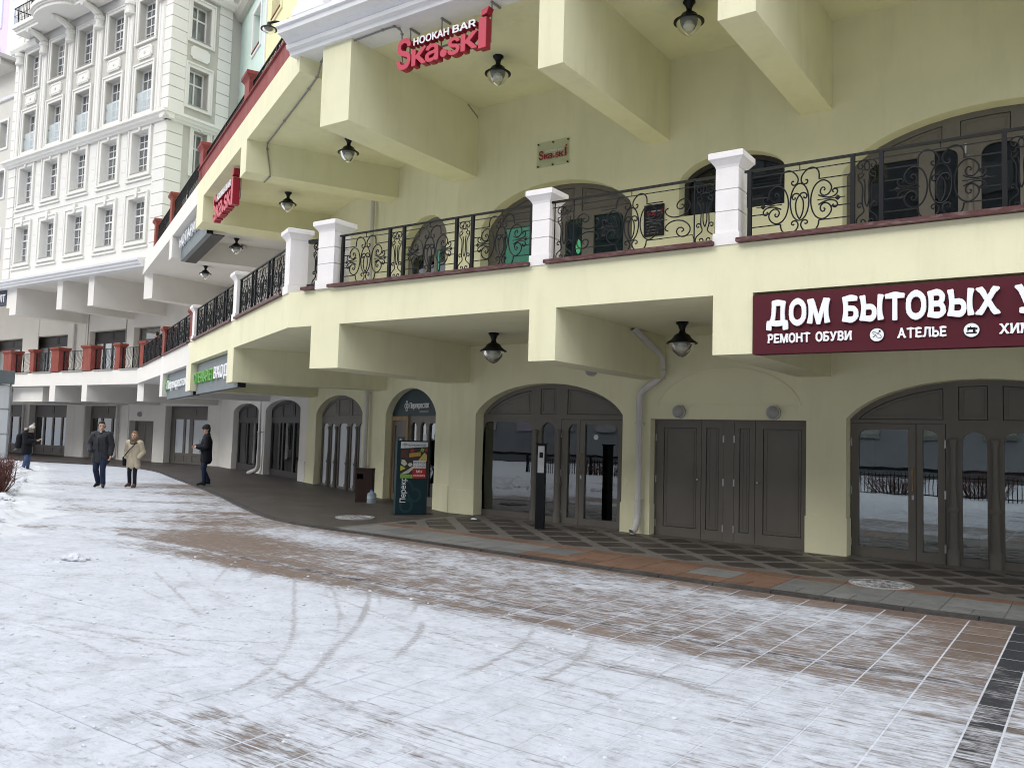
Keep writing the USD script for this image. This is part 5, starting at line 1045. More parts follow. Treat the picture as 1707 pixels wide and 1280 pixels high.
# ================================================================ signs
def glyph_shape(ch, h):
    g = meshkit.text_mesh(ch, h, .01, True); v, f = np.array(g.vertices), np.array(g.faces); k = (v[f][:, :, 2] > .009).all(1)
    return unary_union([Polygon(t[:, :2]).buffer(1e-5) for t in v[f[k]]])
def glyphs(m, fr, txt, u, z, h, w, d, width, fat=.030):
    """Heavy poster lettering: every letter swells and flares towards head and foot."""
    out, x = [], 0.0
    for ch in txt:
        if ch == ' ': x += h*.34; continue
        s_ = glyph_shape(ch, h).buffer(h*fat, 3).segmentize(h*.10); x0, z_0, x1, z_1 = s_.bounds; c = (x0+x1)/2; hw = (x1-x0)/2
        def wp(xx, zz, zzz=None):
            t = np.clip(np.asarray(zz)/h, 0, 1); q = (np.asarray(xx)-c)/hw; return c+hw*q*(1+.17*(2*t-1)**2*abs(q)-.05), zz+h*.035*np.cos(q*PI)*(t > .85)-h*.03*np.cos(q*PI)*(t < .15)
        from shapely.ops import transform
        s_ = transform(wp, s_).buffer(0); x0, _, x1, _ = s_.bounds; out.append(affinity.translate(s_, x-x0)); x += x1-x0+h*.045
    tot = max(o.bounds[2] for o in out); k = width/tot
    for o in out: m.poly(affinity.translate(affinity.scale(o, k, 1, origin=(0, 0)), u, z), w, w+d)
    return m
t = thing('shop_sign', 'long burgundy sign with white lettering for household services under the terrace edge', 'sign', (-1, 9.1, 2.54))
SW = 3.372
M(F1).box(-3.118, 1.6, SW-.14, SW, 2.54, 3.195).build('panel', SGB, t)
for tx, u, wd in (('ДОМ', -2.96, .67), ('БЫТОВЫХ', -2.17, 1.43), ('УСЛУГ', -.625, 1.02)): glyphs(M(F1), F1, tx, u, 2.853, .245, SW+.012, .022, wd).build('large_word', SGW, t)
for tx, u, wd in (('РЕМОНТ', -2.95, .455), ('ОБУВИ', -2.44, .365), ('АТЕЛЬЕ', -1.645, .445), ('ХИМЧИСТКА', -.755, .75)): glyphs(M(F1), F1, tx, u, 2.658, .092, SW+.002, .012, wd, .022).build('small_word', SGW, t)
for u, z in ((-1.835, 2.697), (-.985, 2.704)):
    dsk = M(F1).poly(Point(u, z).buffer(.068, 16), SW, SW+.010).build('badge', SGW, t)
    q = M(F1); q.poly(Point(u, z).buffer(.072, 16).difference(Point(u, z).buffer(.067, 16)), SW, SW+.012)
    if u < -1.5:
        sole = affinity.rotate(unary_union([affinity.scale(Point(u+.022, z).buffer(.020), 1.5, 1), affinity.scale(Point(u-.03, z).buffer(.014), 1.4, 1), sbox(u-.03, z-.011, u+.02, z+.013)]), -38)
        q.poly(sole.difference(sole.buffer(-.004)), SW+.009, SW+.0125)
        q.poly(affinity.rotate(sbox(u-.046, z-.003, u+.03, z+.003), 42).difference(sole), SW+.009, SW+.0125); q.poly(affinity.rotate(sbox(u+.02, z+.026, u+.036, z+.046), 20), SW+.009, SW+.0125)
    else:
        q.poly(unary_union([sbox(u-.045, z-.034, u+.045, z-.020), sbox(u+.012, z-.022, u+.034, z+.024), sbox(u-.036, z+.004, u+.034, z+.026), sbox(u-.036, z-.006, u-.024, z+.006), sbox(u-.032, z-.020, u-.029, z-.004), Point(u+.042, z+.012).buffer(.009), sbox(u-.012, z+.026, u-.004, z+.036)]), SW+.009, SW+.0125)
    q.build('pictogram', BLK, dsk)

def ski_sign(fr, u0, z0, k, w, d, flip, label):
    sg = -1 if flip else 1
    t = thing('bar_sign', label, 'sign', fr((u0+sg*.85*k, w, z0+.25*k)), 'red bar signs hung from the upper deck')
    U = lambda x: u0+sg*k*x
    def let(m, ch, a, b, zb, h, w0, dd, it=0):
        g = meshkit.text_mesh(ch, h, dd, True); v, f = np.array(g.vertices), np.array(g.faces); zz = v[:, 1]*(h/v[:, 1].max()) if ch not in 'I.' else v[:, 1]
        x = (v[:, 0]-v[:, 0].min())/(np.ptp(v[:, 0])); xx = a+(b-a)*x
        m.add(np.stack([U(0)+sg*k*xx, w0+v[:, 2], z0+k*zb+zz*1.0], 1), f if flip else f[:, ::-1], fr)
    for body, w0, dd, mt in ((True, w, d, SGD), (False, w+d, .012, SGR)):
        m = M(fr)
        let(m, 'S', 0, .28, .02, .47*k, w0, dd); let(m, 'к', .30, .58, .02, .245*k, w0, dd); let(m, 'a', .57, .82, .02, .245*k, w0, dd)
        m.poly(affinity.scale(Point(U(.92), z0+.075*k).buffer(.062*k), 1, 1), w0, w0+dd)
        let(m, 's', .995, 1.22, .02, .245*k, w0, dd); let(m, 'к', 1.24, 1.53, .02, .245*k, w0, dd)
        m.poly(sbox(min(U(1.56), U(1.69)), z0-.02*k, max(U(1.56), U(1.69)), z0+.42*k), w0, w0+dd)
        m.poly(Polygon([(U(1.60), z0+.45*k), (U(1.69), z0+.47*k), (U(1.73), z0+.56*k), (U(1.60), z0+.53*k)]), w0, w0+dd)
        m.build('letter_bodies' if body else 'letter_faces', mt, t)
    for wd_, xa, xw in (('HOOKAH', .33, .68), ('BAR', 1.08, .42)):
        M(fr).text(wd_, U(xa), z0+.33*k, .105*k, w, d, True, xw*k, flip=flip).build('upper_letter_bodies', SGD, t)
        M(fr).text(wd_, U(xa), z0+.33*k, .105*k, w+d, .012, True, xw*k, flip=flip).build('upper_letter_faces', SGW, t)
    m = M(fr)
    for x in (.14, .76, 1.68): m.tube([(U(x), w-.02, z0+.1*k), (U(x), w-.02, 7.76 if k < 1.2 else 7.49)], .011, 5).box(min(U(x)-.015, U(x)+.015), max(U(x)-.015, U(x)+.015), w-.22, w, (7.74 if k < 1.2 else 7.47), (7.768 if k < 1.2 else 7.498))
    for z in (.10, .26): m.box(min(U(.1), U(1.65)), max(U(.1), U(1.65)), w-.03, w-.012, z0+z*k-.012, z0+z*k+.012)
    m.build('hanging_frame', CAB, t); return t
ski_sign(F1, -8.73, 7.06, 1.0, 3.12, .11, False, 'large red bar sign hung under the upper deck near the corner cornice')
ski_sign(F2, 7.42, 6.66, 1.40, 3.05, .15, True, 'red bar sign seen nearly edge on, under the oblique upper deck')
def small_ski(fr, u0, z0, k, w, parent, red, white):
    m = M(fr)
    for ch, a, b, h in (('S', 0, .11, .17), ('к', .12, .22, .095), ('a', .21, .31, .095), ('.', .325, .36, .03), ('s', .37, .45, .095), ('к', .455, .56, .095)):
        g = meshkit.text_mesh(ch, h*k, .004, True); v = np.array(g.vertices); v[:, 0] = (v[:, 0]-v[:, 0].min())/np.ptp(v[:, 0]); zz = v[:, 1]*h*k/v[:, 1].max()
        m.add(np.stack([u0+k*(a+(b-a)*v[:, 0]), w+v[:, 2], z0+zz], 1), np.array(g.faces)[:, ::-1])
    m.poly(sbox(u0+.58*k, z0-.005, u0+.62*k, z0+.16*k), w, w+.004); m.poly(Polygon([(u0+.59*k, z0+.175*k), (u0+.63*k, z0+.18*k), (u0+.64*k, z0+.215*k), (u0+.595*k, z0+.205*k)]), w, w+.004)
    m.build('lettering', red, parent); M(fr).text('HOOKAH BAR', u0+.15*k, z0+.125*k, .034*k, w, .003, False, .40*k).build('small_lettering', white, parent)
t = thing('wall_plaque', 'clear acrylic plaque with red bar lettering on the wall between two upper beams', 'sign', F1((-7.9, .02, 6.6)))
M(F1).box(-8.25, -7.57, .018, .026, 6.38, 6.845).build('plate', ACR, t); small_ski(F1, -8.20, 6.53, .93, .027, t, SGD, SGW)
for u in (-8.22, -7.91, -7.60):
    for z in (6.41, 6.815): M(F1).lathe((u, 0, z), [(0, .036), (.014, .034), (.016, .026), (.012, 0)], 8, 'y').build('stud', BLK, t)
t = thing('menu_board', 'black menu board on the wall behind the thin barred railing', 'board', F1((-5.93, .03, 4.9)))
M(F1).box(-6.10, -5.75, .0, .03, 4.895, 5.415).build('board', BLK, t); small_ski(F1, -6.05, 5.24, .45, .031, t, SGD, SGW)
for k in range(5): M(F1).box(-6.05, -5.80-.04*(k % 3), .030, .0315, 5.14-.05*k, 5.152-.05*k).build('printed_line', TRM, t)
def wing_sign(u_hi, u_lo, z0, z1, w, label):
    t = thing('shop_sign', label, 'sign', F2(((u_hi+u_lo)/2, w, z0)))
    M(F2).box(u_lo, u_hi, w-.14, w, z0, z1).build('panel', SGG, t); M(F2).box(u_lo-.02, u_lo, w-.16, w+.005, z0-.005, z0+.14).build('end_cap', BLK, t); return t
t = wing_sign(8.58, 3.55, 2.44, 3.2, 3.2, 'dark grey supermarket sign with green and white lettering between cream beams')
M(F2).text('СУПЕРМАРКЕТ', 8.50, 2.70, .27, 3.215, .07, False, 2.55, flip=True).build('green_lettering', SGL, t); M(F2).text('ВХОД', 5.82, 2.71, .27, 3.215, .07, False, 1.55, flip=True).build('white_lettering', SGW, t)
t = wing_sign(13.88, 9.0, 2.44, 3.2, 3.2, 'dark grey supermarket sign with white lettering and a green ring emblem')
M(F2).text('Перекресток', 13.40, 2.74, .25, 3.215, .07, False, 3.75, flip=True).build('white_lettering', SGW, t); clover(F2, 13.66, 2.86, .10, 3.215, d=.06).build('emblem', SGL, t)
t = wing_sign(13.4, 8.92, 6.74, 7.50, 3.08, 'grey notary sign with white lettering under the upper terrace')
M(F2).text('НОТАРИУС', 13.2, 7.12, .29, 3.095, .08, True, 3.9, flip=True).build('lettering', SGW, t); M(F2).box(8.92, 13.4, 2.62, 2.94, 6.73, 6.75).build('underside', BLK, t)
t = thing('shop_sign', 'navy sign with white letters under the far left upper deck', 'sign', F3((-42.9, 3.3, 7)))
M(F3).box(-44.6, -41.86, 3.2, 3.32, 7.05, 7.76).build('panel', SGN, t); M(F3).text('ВСТРЕЧА ЛТ', -44.5, 7.22, .34, 3.325, .02, True, 2.55).build('lettering', SGW, t)

# advertising stand in front of the supermarket door
AD = frame_at((-10.42, 11.43), math.radians(61.3)); z0 = .105
t = thing('advert_stand', 'dark teal advertising stand with a food poster before the supermarket door', 'sign', AD((.31, 0, z0)))
M(AD).box(0, .60, -.045, .045, z0+.02, z0+1.345, .008).build('board', SGT, t)
M(AD).box(-.03, .70, -.14, .12, z0, z0+.02).build('base_plate', BLK, t)
po = M(AD).box(.065, .585, .046, .050, z0+.66, z0+1.32).build('poster', TRD, t)
R_ = lambda a, b, c, d, mt, nm, w=.052: M(AD).box(a, b, .0495, w, z0+c, z0+d).build(nm, mt, po)
M(AD).poly(Polygon([(.065, z0+1.20), (.585, z0+1.235), (.585, z0+1.32), (.065, z0+1.32)]), .0495, .0525).build('poster_band', PAP, po)
clover(AD, .135, z0+1.265, .020, .0528, d=.001).build('emblem', SGT, po); M(AD).text('Перекресток', .165, z0+1.245, .042, .0528, .001, False, .38).build('lettering', SGT, po)
FD = {k: paint('print_'+k, c_, .5, .25, 25) for k, c_ in dict(yellow=(.45, .28, .05), cheese=(.50, .38, .14), green=(.18, .38, .07), red=(.42, .03, .03), cream=(.50, .50, .42), brown=(.10, .04, .03), lime=(.48, .50, .06)).items()}
for nm, mt, pl_ in (('printed_cheese', 'yellow', [(.23, 1.04), (.45, 1.07), (.45, 1.14), (.23, 1.11)]), ('printed_wedge', 'cheese', [(.40, .98), (.57, .97), (.57, 1.09), (.52, 1.13)]), ('printed_tomato', 'red', [(.25, 1.14), (.29, 1.13), (.33, 1.16), (.30, 1.19), (.26, 1.18)]),
                    ('printed_salami', 'brown', [(.08, 1.05), (.2, 1.02), (.2, 1.16), (.08, 1.18)]), ('printed_garlic', 'cream', [(.08, .93), (.14, .88), (.2, .92), (.15, .99), (.09, 1.0)]), ('printed_mushroom', 'cream', [(.21, .90), (.25, .87), (.30, .90), (.28, .94), (.23, .94)]),
                    ('printed_leek', 'cream', [(.07, .73), (.25, .84), (.3, .88), (.32, .84), (.22, .75)]), ('printed_pepper', 'lime', [(.07, .80), (.17, .84), (.1, .88), (.07, .89)]), ('printed_herbs', 'green', [(.07, .665), (.3, .665), (.3, .73), (.07, .73)]), ('printed_greens', 'green', [(.44, 1.15), (.5, 1.14), (.52, 1.2), (.46, 1.21)]), ('printed_radish', 'red', [(.53, 1.15), (.575, 1.15), (.575, 1.2), (.54, 1.21)])):
    M(AD).poly(Polygon([(x, z0+z) for x, z in pl_]), .0495, .0518).build(nm, FD[mt], po)
R_(.31, .555, .845, .985, PAP, 'white_panel', .0535); R_(.305, .555, .665, .842, FD['red'], 'red_panel', .0535)
M(AD).text('ПЕРЕХОДИ', .32, z0+.925, .042, .0538, .001, False, .225).text('НА ЛУЧШЕЕ', .32, z0+.865, .032, .0538, .001, False, .225).build('lettering', TRD, po)
M(AD).text('МЫ', .375, z0+.765, .045, .0538, .001, False, .11).text('ОТКРЫЛИСЬ', .315, z0+.695, .035, .0538, .001, False, .23).build('lettering', SGW, po)
tm_ = meshkit.text_mesh('Перекресток', .105, .004, False); v = np.array(tm_.vertices); v = v[:, [1, 0, 2]]*[-1, 1, 1]
keep = M(AD); f = np.array(tm_.faces); k = v[f][:, :, 1].max(1) < .62; keep.add(np.stack([.185+v[:, 0], .0455+v[:, 2], z0+.22+v[:, 1]*.88], 1), f[k][:, ::-1]).build('upright_lettering', SGW, t)
m = M(AD)
for cx, cz in ((.36, .36), (.20, .17), (.2, .5)): m.poly(Point(cx, z0+cz).buffer(.13).difference(Point(cx, z0+cz).buffer(.085)).intersection(sbox(.01, z0+.03, .59, z0+.64)), .0445, .0462)
m.build('ring_pattern', SGM, t)

# ================================================================ things standing in the street
t = thing('intercom_post', 'slim black post with a steel intercom panel before the arched shop front', 'intercom post', (-7.45, 11.65, .065))
PF = frame_at((-7.45, 11.65), math.radians(20))
M(PF).box(-.068, .068, -.068, .068, .05, 1.46, .008).build('post', BLK, t); M(PF).box(-.08, .085, -.08, .10, 1.455, 1.478).build('cap', BLK, t)
pn = M(PF).box(-.045, .06, .068, .076, 1.00, 1.43).build('panel', STL, t); M(PF).box(-.02, .04, .076, .079, 1.24, 1.33).build('display', BLK, pn); M(PF).lathe((.01, .076, 1.15), [(0, .006), (.012, .006), (.014, 0)], 8, 'y').build('button', STL, pn)
BF = frame_at((-12.72, 13.02), math.radians(35)); zb = .10
t = thing('litter_bin', 'dark brown square metal litter bin against the wall', 'litter bin', (-12.72, 13.02, zb))
M(BF).poly(sbox(-.17, zb+.02, .17, zb+.70).difference(sbox(-.15, zb+.50, -.02, zb+.61)), .13, .16).box(-.17, -.15, -.16, .13, zb+.02, zb+.70).box(.15, .17, -.16, .13, zb+.02, zb+.70).box(-.17, .17, -.18, -.16, zb+.02, zb+.70).build('casing', BIN, t)
M(BF).box(-.18, .18, -.19, .17, zb+.70, zb+.725).build('lid', BIN, t); M(BF).box(-.15, .15, -.15, .12, zb+.03, zb+.48).build('liner', BLK, t); M(BF).box(-.16, .16, -.15, .15, zb, zb+.02).build('foot', BLK, t)
bx = (-12.38, 12.88); t = thing('water_bottle', 'large clear plastic water bottle standing by the litter bin', 'bottle', (*bx, zb))
M().lathe((*bx, zb), [(0, 0), (.085, 0), (.098, .015), (.098, .08), (.090, .095), (.098, .11), (.098, .19), (.085, .225), (.04, .25), (.030, .255), (.030, .275), (0, .275)], 16).build('body', BOT, t, smooth=40)
M().lathe((*bx, zb+.275), [(0, 0), (.032, 0), (.032, .025), (0, .025)], 12).build('cap', paint('blue_cap', (.05, .12, .4), .4), t); M().lathe((*bx, zb+.115), [(.0965, 0), (.0965, .045)], 16).build('label', PAP, t)
def manhole(x, y, r, label):
    t = thing('manhole_cover', label, 'manhole cover', (x, y, gz(x)+.03), 'round manhole covers in the pavement'); z = float(gz(x))+.033
    M().lathe((x, y, z), [(r, -.02), (r, .006), (r*.93, .008), (r*.92, 0)], 28).build('rim', CON, t)
    q = M().lathe((x, y, z), [(r*.915, -.012), (r*.915, .004), (0, .004)], 28)
    for k in range(-4, 5):
        h_ = math.sqrt(max(.01, (.86*r)**2-(k*r*.19)**2)); q.box(x-h_, x+h_, y+k*r*.19-.012, y+k*r*.19+.012, z+.002, z+.010)
    q.build('lid', MHS, t)
usdkit.material(stage, L+'snow_dusted_iron', {'g': ('geometry', {}), 'n': ('noise_texture', {'scale': 9.0, 'detail': 8.0, 'roughness': .75}), 'r': ('rgb_ramp', {'ramp': [(.44, (.10, .095, .09)), (.60, (.42, .43, .44))]}), 'p': ('principled_bsdf', {'roughness': .6})},
    [('g.position', 'n.vector'), ('n.fac', 'r.fac'), ('r.color', 'p.base_color')], surface='p.BSDF'); MHS = L+'snow_dusted_iron'
manhole(-2.02, 10.27, .34, 'snow dusted manhole cover before the right hand arched doors'); manhole(-10.38, 10.42, .33, 'snow dusted manhole cover near the bend of the pavement')
rng = np.random.default_rng(11)
def lump(x, y, r, name='snow_lump', label=None, mat=FSN, mb=None, z=None):
    s_ = trimesh.creation.icosphere(2, 1.0); v = np.array(s_.vertices); o = rng.uniform(0, 50, 3)
    v = v*(1+1.5*(meshkit.fbm(v*1.6+o, 4, 3)-.5))[:, None]*[r*1.25, r, r*.75]; v[:, 2] = np.maximum(v[:, 2], -.3*r)
    v = v+[x, y, float(gz(x))+r*.35 if z is None else z]
    if mb is not None: mb.add(v, s_.faces); return
    M().add(v, s_.faces).build(name, mat, None, smooth=50, label=label, cat='snow lump', group='loose lumps of snow on the street')
for dx, dy, r in ((0, 0, .070), (-.10, -.05, .045), (.09, .02, .040), (.03, .11, .035)): lump(-9.14+dx, 4.97+dy, r, label={.070: 'biggest lump of the small heap of snow alone on the open street', .045: 'lump at the left of the small heap of snow on the open street', .040: 'lump at the right of the small heap of snow on the open street', .035: 'smallest lump behind the small heap of snow on the open street'}[r])
rb = M(); a_, d_ = np.array([-10.8, 4.95]), np.array([-.8922, .4516]); n_ = np.array([-.4516, -.8922])
for k in range(300):
    tt, uu = rng.uniform(.2, 14)**1.0, abs(rng.normal(.25, .75))+.05; p = a_+d_*tt+n_*uu
    lump(p[0], p[1], rng.uniform(.015, .05)*(1 if rng.random() < .9 else 1.8), mb=rb, z=float(gz(p[0]))+(.02 if uu < 0 else .07))
rb.build('snow_clods', FSN, None, smooth=50, label='clods of shovelled snow scattered along the left ridge', cat='snow', kind='stuff')
cr = M()
for k in range(260):
    x_, y_ = rng.uniform(-10, -1.5), 2.2+4.0*rng.random()**1.3
    lump(x_, y_, rng.uniform(.005, .013), mb=cr, z=float(gz(x_))+.004)
cr.build('snow_crumbs', FSN, None, smooth=50, label='crumbs of snow and ice strewn over the street', cat='snow', kind='stuff')
lump(-7.9, 12.1, .03, label='tiny white scrap of snow on the pavement before the shop window')
lump(-8.95, 11.85, .05, label='flat patch of snow on the pavement left of the intercom post')

# reddish bare shrub by the left edge
def shrub(x, y, h, spread, n, label, group=None, name='bare_shrub', zb=None):
    zb = float(gz(x)) if zb is None else zb; t = thing(name, label, 'shrub', (x, y, zb), group)
    r_ = np.random.default_rng(int(abs(x*100))+int(abs(y*37))); tw, st = M(), M()
    for k in range(n):
        a, sp = r_.uniform(0, 2*PI), spread*math.sqrt(r_.random()); p0 = np.array([x+.55*sp*math.cos(a), y+.55*sp*math.sin(a), zb]); hh = h*r_.uniform(.6, 1.0)
        p3 = np.array([x+sp*math.cos(a), y+sp*math.sin(a), zb+hh]); mid = (p0+p3)/2+r_.normal(0, .05, 3); (st if k < n//6 else tw).tube([p0, mid, p3], [.010, .007, .0025] if k >= n//6 else [.016, .012, .004], 4, cap=False)
        for q in range(5):
            f = r_.uniform(.35, .95); b = p0+(p3-p0)*f+(mid-(p0+p3)/2)*(1-abs(2*f-1)); e = b+np.array([r_.normal(0, .11), r_.normal(0, .11), r_.uniform(.04, .2)]); tw.tube([b, e], [.005, .002], 3, cap=False)
    st.build('stems', TWG, t); tw.build('twigs', TWG, t); return t
TWG = paint('red_brown_twig', (.12, .055, .045), .8, .3, 8.0)
shrub(-18.2, 8.02, .80, .52, 260, 'bare red brown shrub at the left edge of the picture')
shrub(-20.2, 8.55, .85, .6, 160, 'bare shrub outside the left edge')
# glazed pylon at the left edge
PY = frame_at((-35.6, 15.75), math.radians(20)); t = thing('light_column', 'tall white translucent column with a dark head at the left edge of the picture', 'column', (-35.2, 16, 0))
MLK = paint('milky_panel', (.62, .65, .67), .35, .04, 1.0)
for k in range(3): M(PY).box(-.45, .40, -.32, .32, .15+.98*k, 1.11+.98*k, .05).build('translucent_panel', MLK, t)
for u, w_ in ((-.48, .30), (.40, .30), (-.48, -.36), (.40, -.36)): M(PY).box(u, u+.05, w_, w_+.06, 0, 3.15).build('edge_post', STL, t)
M(PY).box(-.55, .52, -.4, .4, 3.10, 3.62, .02).build('head', SGG, t); sg = M(PY).box(-.1, .45, .40, .42, 3.18, 3.52).build('head_sign', BLK, t); M(PY).box(-.02, .38, .42, .425, 3.22, 3.30).box(-.05, .4, .42, .425, 3.36, 3.42).build('lettering', SGW, sg)
M(PY).box(-.5, .47, -.36, .36, -.1, .14).build('plinth', CON, t)

# ================================================================ the other side of the street, seen in the panes
t = thing('iron_fence', 'iron picket fence on the far side of the street, mirrored in the shop windows', 'fence', (-6, -3.1, 0))
mb = M()
for k in range(240): mb.box(-19+.11*k-.011, -19+.11*k+.011, -3.11, -3.09, .06, .80)
mb.build('pickets', IRO, t, kind='stuff'); M().box(-19.1, 7.7, -3.115, -3.085, .70, .73).box(-19.1, 7.7, -3.115, -3.085, .14, .17).build('rails', IRO, t)
for k in range(10): M().box(-19+2.9*k-.04, -19+2.9*k+.04, -3.14, -3.06, 0, .90).build('post', IRO, t)
for k, x in enumerate((-16, -13.2, -10.6, -8.1, -5.4, -2.9, -.4, 2.2, 5.0)): shrub(x, -3.9-.3*(k % 2), .62+.1*(k*7 % 4), 1.15, 105, 'bare shrub behind the iron fence, number %s from its left end, mirrored in the panes' % ('one two three four five six seven eight nine'.split()[k]), 'shrubs behind the iron fence', zb=.1)
M().add(*grid(np.linspace(-40, 20, 90), np.linspace(-18, .2, 60), lambda x, y: gz(x)-.01+sm(.1, -1.2, y)*(.03+.14*nz(x, y, 1.2, 1.2, 77)))).build('snow_verge', FSN, None, smooth=True, kind='structure', label='snowy verge on the far side of the street', cat='snow')
ob = thing('embankment_building', 'long grey building on the far side of the street, mirrored in the panes', 'building', (-5, -36, 0))
M().box(-60, 45, -50, -36, .3, 31).build('wall', FAR, ob); M().box(-60, 45, -36, -35.7, -.1, .3).build('plinth', BLK, ob)
for k in range(26):
    w_ = M().box(-58+4*k, -56.2+4*k, -36, -35.9, 2.2, 4.2).build('window', GLD, ob)
    for zz in (5.4, 8.6, 11.8, 15.0, 18.2, 21.4, 24.6, 27.8): M().box(-58+4*k, -56.2+4*k, -36, -35.9, zz, zz+2).build('window', GLD, ob)

usdkit.material(stage, L+'dark_water', {'g': ('geometry', {}), 'n': ('noise_texture', {'scale': 1.5, 'detail': 3.0}), 'b': ('bump', {'strength': .2, 'distance': .05}), 'p': ('principled_bsdf', {'base_color': (.010, .014, .017), 'roughness': .25})}, [('g.position', 'n.vector'), ('n.fac', 'b.height'), ('b.normal', 'p.normal')], surface='p.BSDF')
M().box(-90, 70, -35.7, -17.9, .05, .12).build('river', L+'dark_water', None, kind='structure', label='dark river beyond the far verge', cat='water')

# ================================================================ people
SKIN = paint('skin', (.50, .30, .22), .55, .06, 20); HAIRD = paint('dark_hair', (.025, .018, .014), .6, .3, 40); HAIRB = paint('light_brown_hair', (.20, .12, .065), .6, .3, 40)
NVY = paint('navy_down_jacket', (.024, .025, .030), .6, .25, 9, .5, 26); BLC = paint('black_coat', (.005, .006, .009), .75, .25, 8, .4, 40); BEG = paint('beige_coat', (.42, .36, .27), .8, .12, 6, .4, 30)
JNB = paint('dark_blue_jeans', (.010, .017, .040), .8, .35, 7, .3, 80); JNL = paint('blue_jeans', (.055, .085, .16), .8, .3, 7, .3, 80); DKT = paint('dark_trousers', (.008, .010, .016), .8, .2, 7)
SHB = paint('black_shoe', (.012, .012, .013), .5, .2, 9); SHN = paint('brown_shoe', (.10, .055, .045), .6, .2, 9); OLV = paint('olive_scarf', (.10, .085, .055), .9, .25, 14, .5, 40)
HATD = paint('dark_cap', (.022, .022, .024), .85, .25, 14); HATC = paint('cream_knit', (.52, .50, .44), .9, .15, 30, .6, 60); HATG = paint('grey_brown_knit', (.20, .17, .14), .9, .2, 30, .6, 60); GRF = paint('grey_fur', (.36, .35, .33), .9, .4, 40, .8, 60)
RJK = paint('red_jacket', (.30, .02, .03), .7, .15, 8); SHT = paint('pale_shirt', (.55, .53, .5), .8)
MF = manifold3d.Manifold
def ballhull(pts):
    out = []
    for p, r in pts:
        s_ = trimesh.creation.icosphere(1, r); out.append(np.array(s_.vertices)+np.asarray(p, float))
    return MF.hull_points(np.vstack(out))
def flesh(bones, res=.022, it=6):
    """One continuous skin: hulls over pairs of joints, merged, refined and smoothed."""
    m = MF.batch_boolean([ballhull(b) for b in bones], manifold3d.OpType.Add).refine_to_length(res); mm = m.to_mesh()
    t = trimesh.Trimesh(mm.vert_properties[:, :3], mm.tri_verts, process=True); trimesh.smoothing.filter_taubin(t, iterations=it); return t
def hand(wrist, dirv, side, palm, curl=.55):
    """Palm, four unequal bent fingers and a thumb: bones for flesh()."""
    d = np.array(dirv, float); d /= np.linalg.norm(d); s_ = np.cross(d, palm); s_ /= np.linalg.norm(s_); p = np.array(palm, float); w = np.array(wrist, float); out = []
    kn = [w+d*.085+s_*k for k in (-.030, -.010, .011, .031)]
    out.append([(w, .026)]+[(k, .015) for k in kn])
    for k, ln in zip(kn, (.065, .078, .074, .058)):
        a = k+(d*math.cos(curl*.6)+p*math.sin(curl*.6))*ln*.55; b = a+(d*math.cos(curl*1.6)+p*math.sin(curl*1.6))*ln*.5; out += [[(k, .012), (a, .0105)], [(a, .0105), (b, .009)]]
    t0 = w+d*.025-s_*.028; t1 = t0+d*.035-s_*.03*1+p*.015; t2 = t1+d*.035+p*.012; out += [[(w, .022), (t0, .016)], [(t0, .016), (t1, .013)], [(t1, .013), (t2, .010)]]
    return out
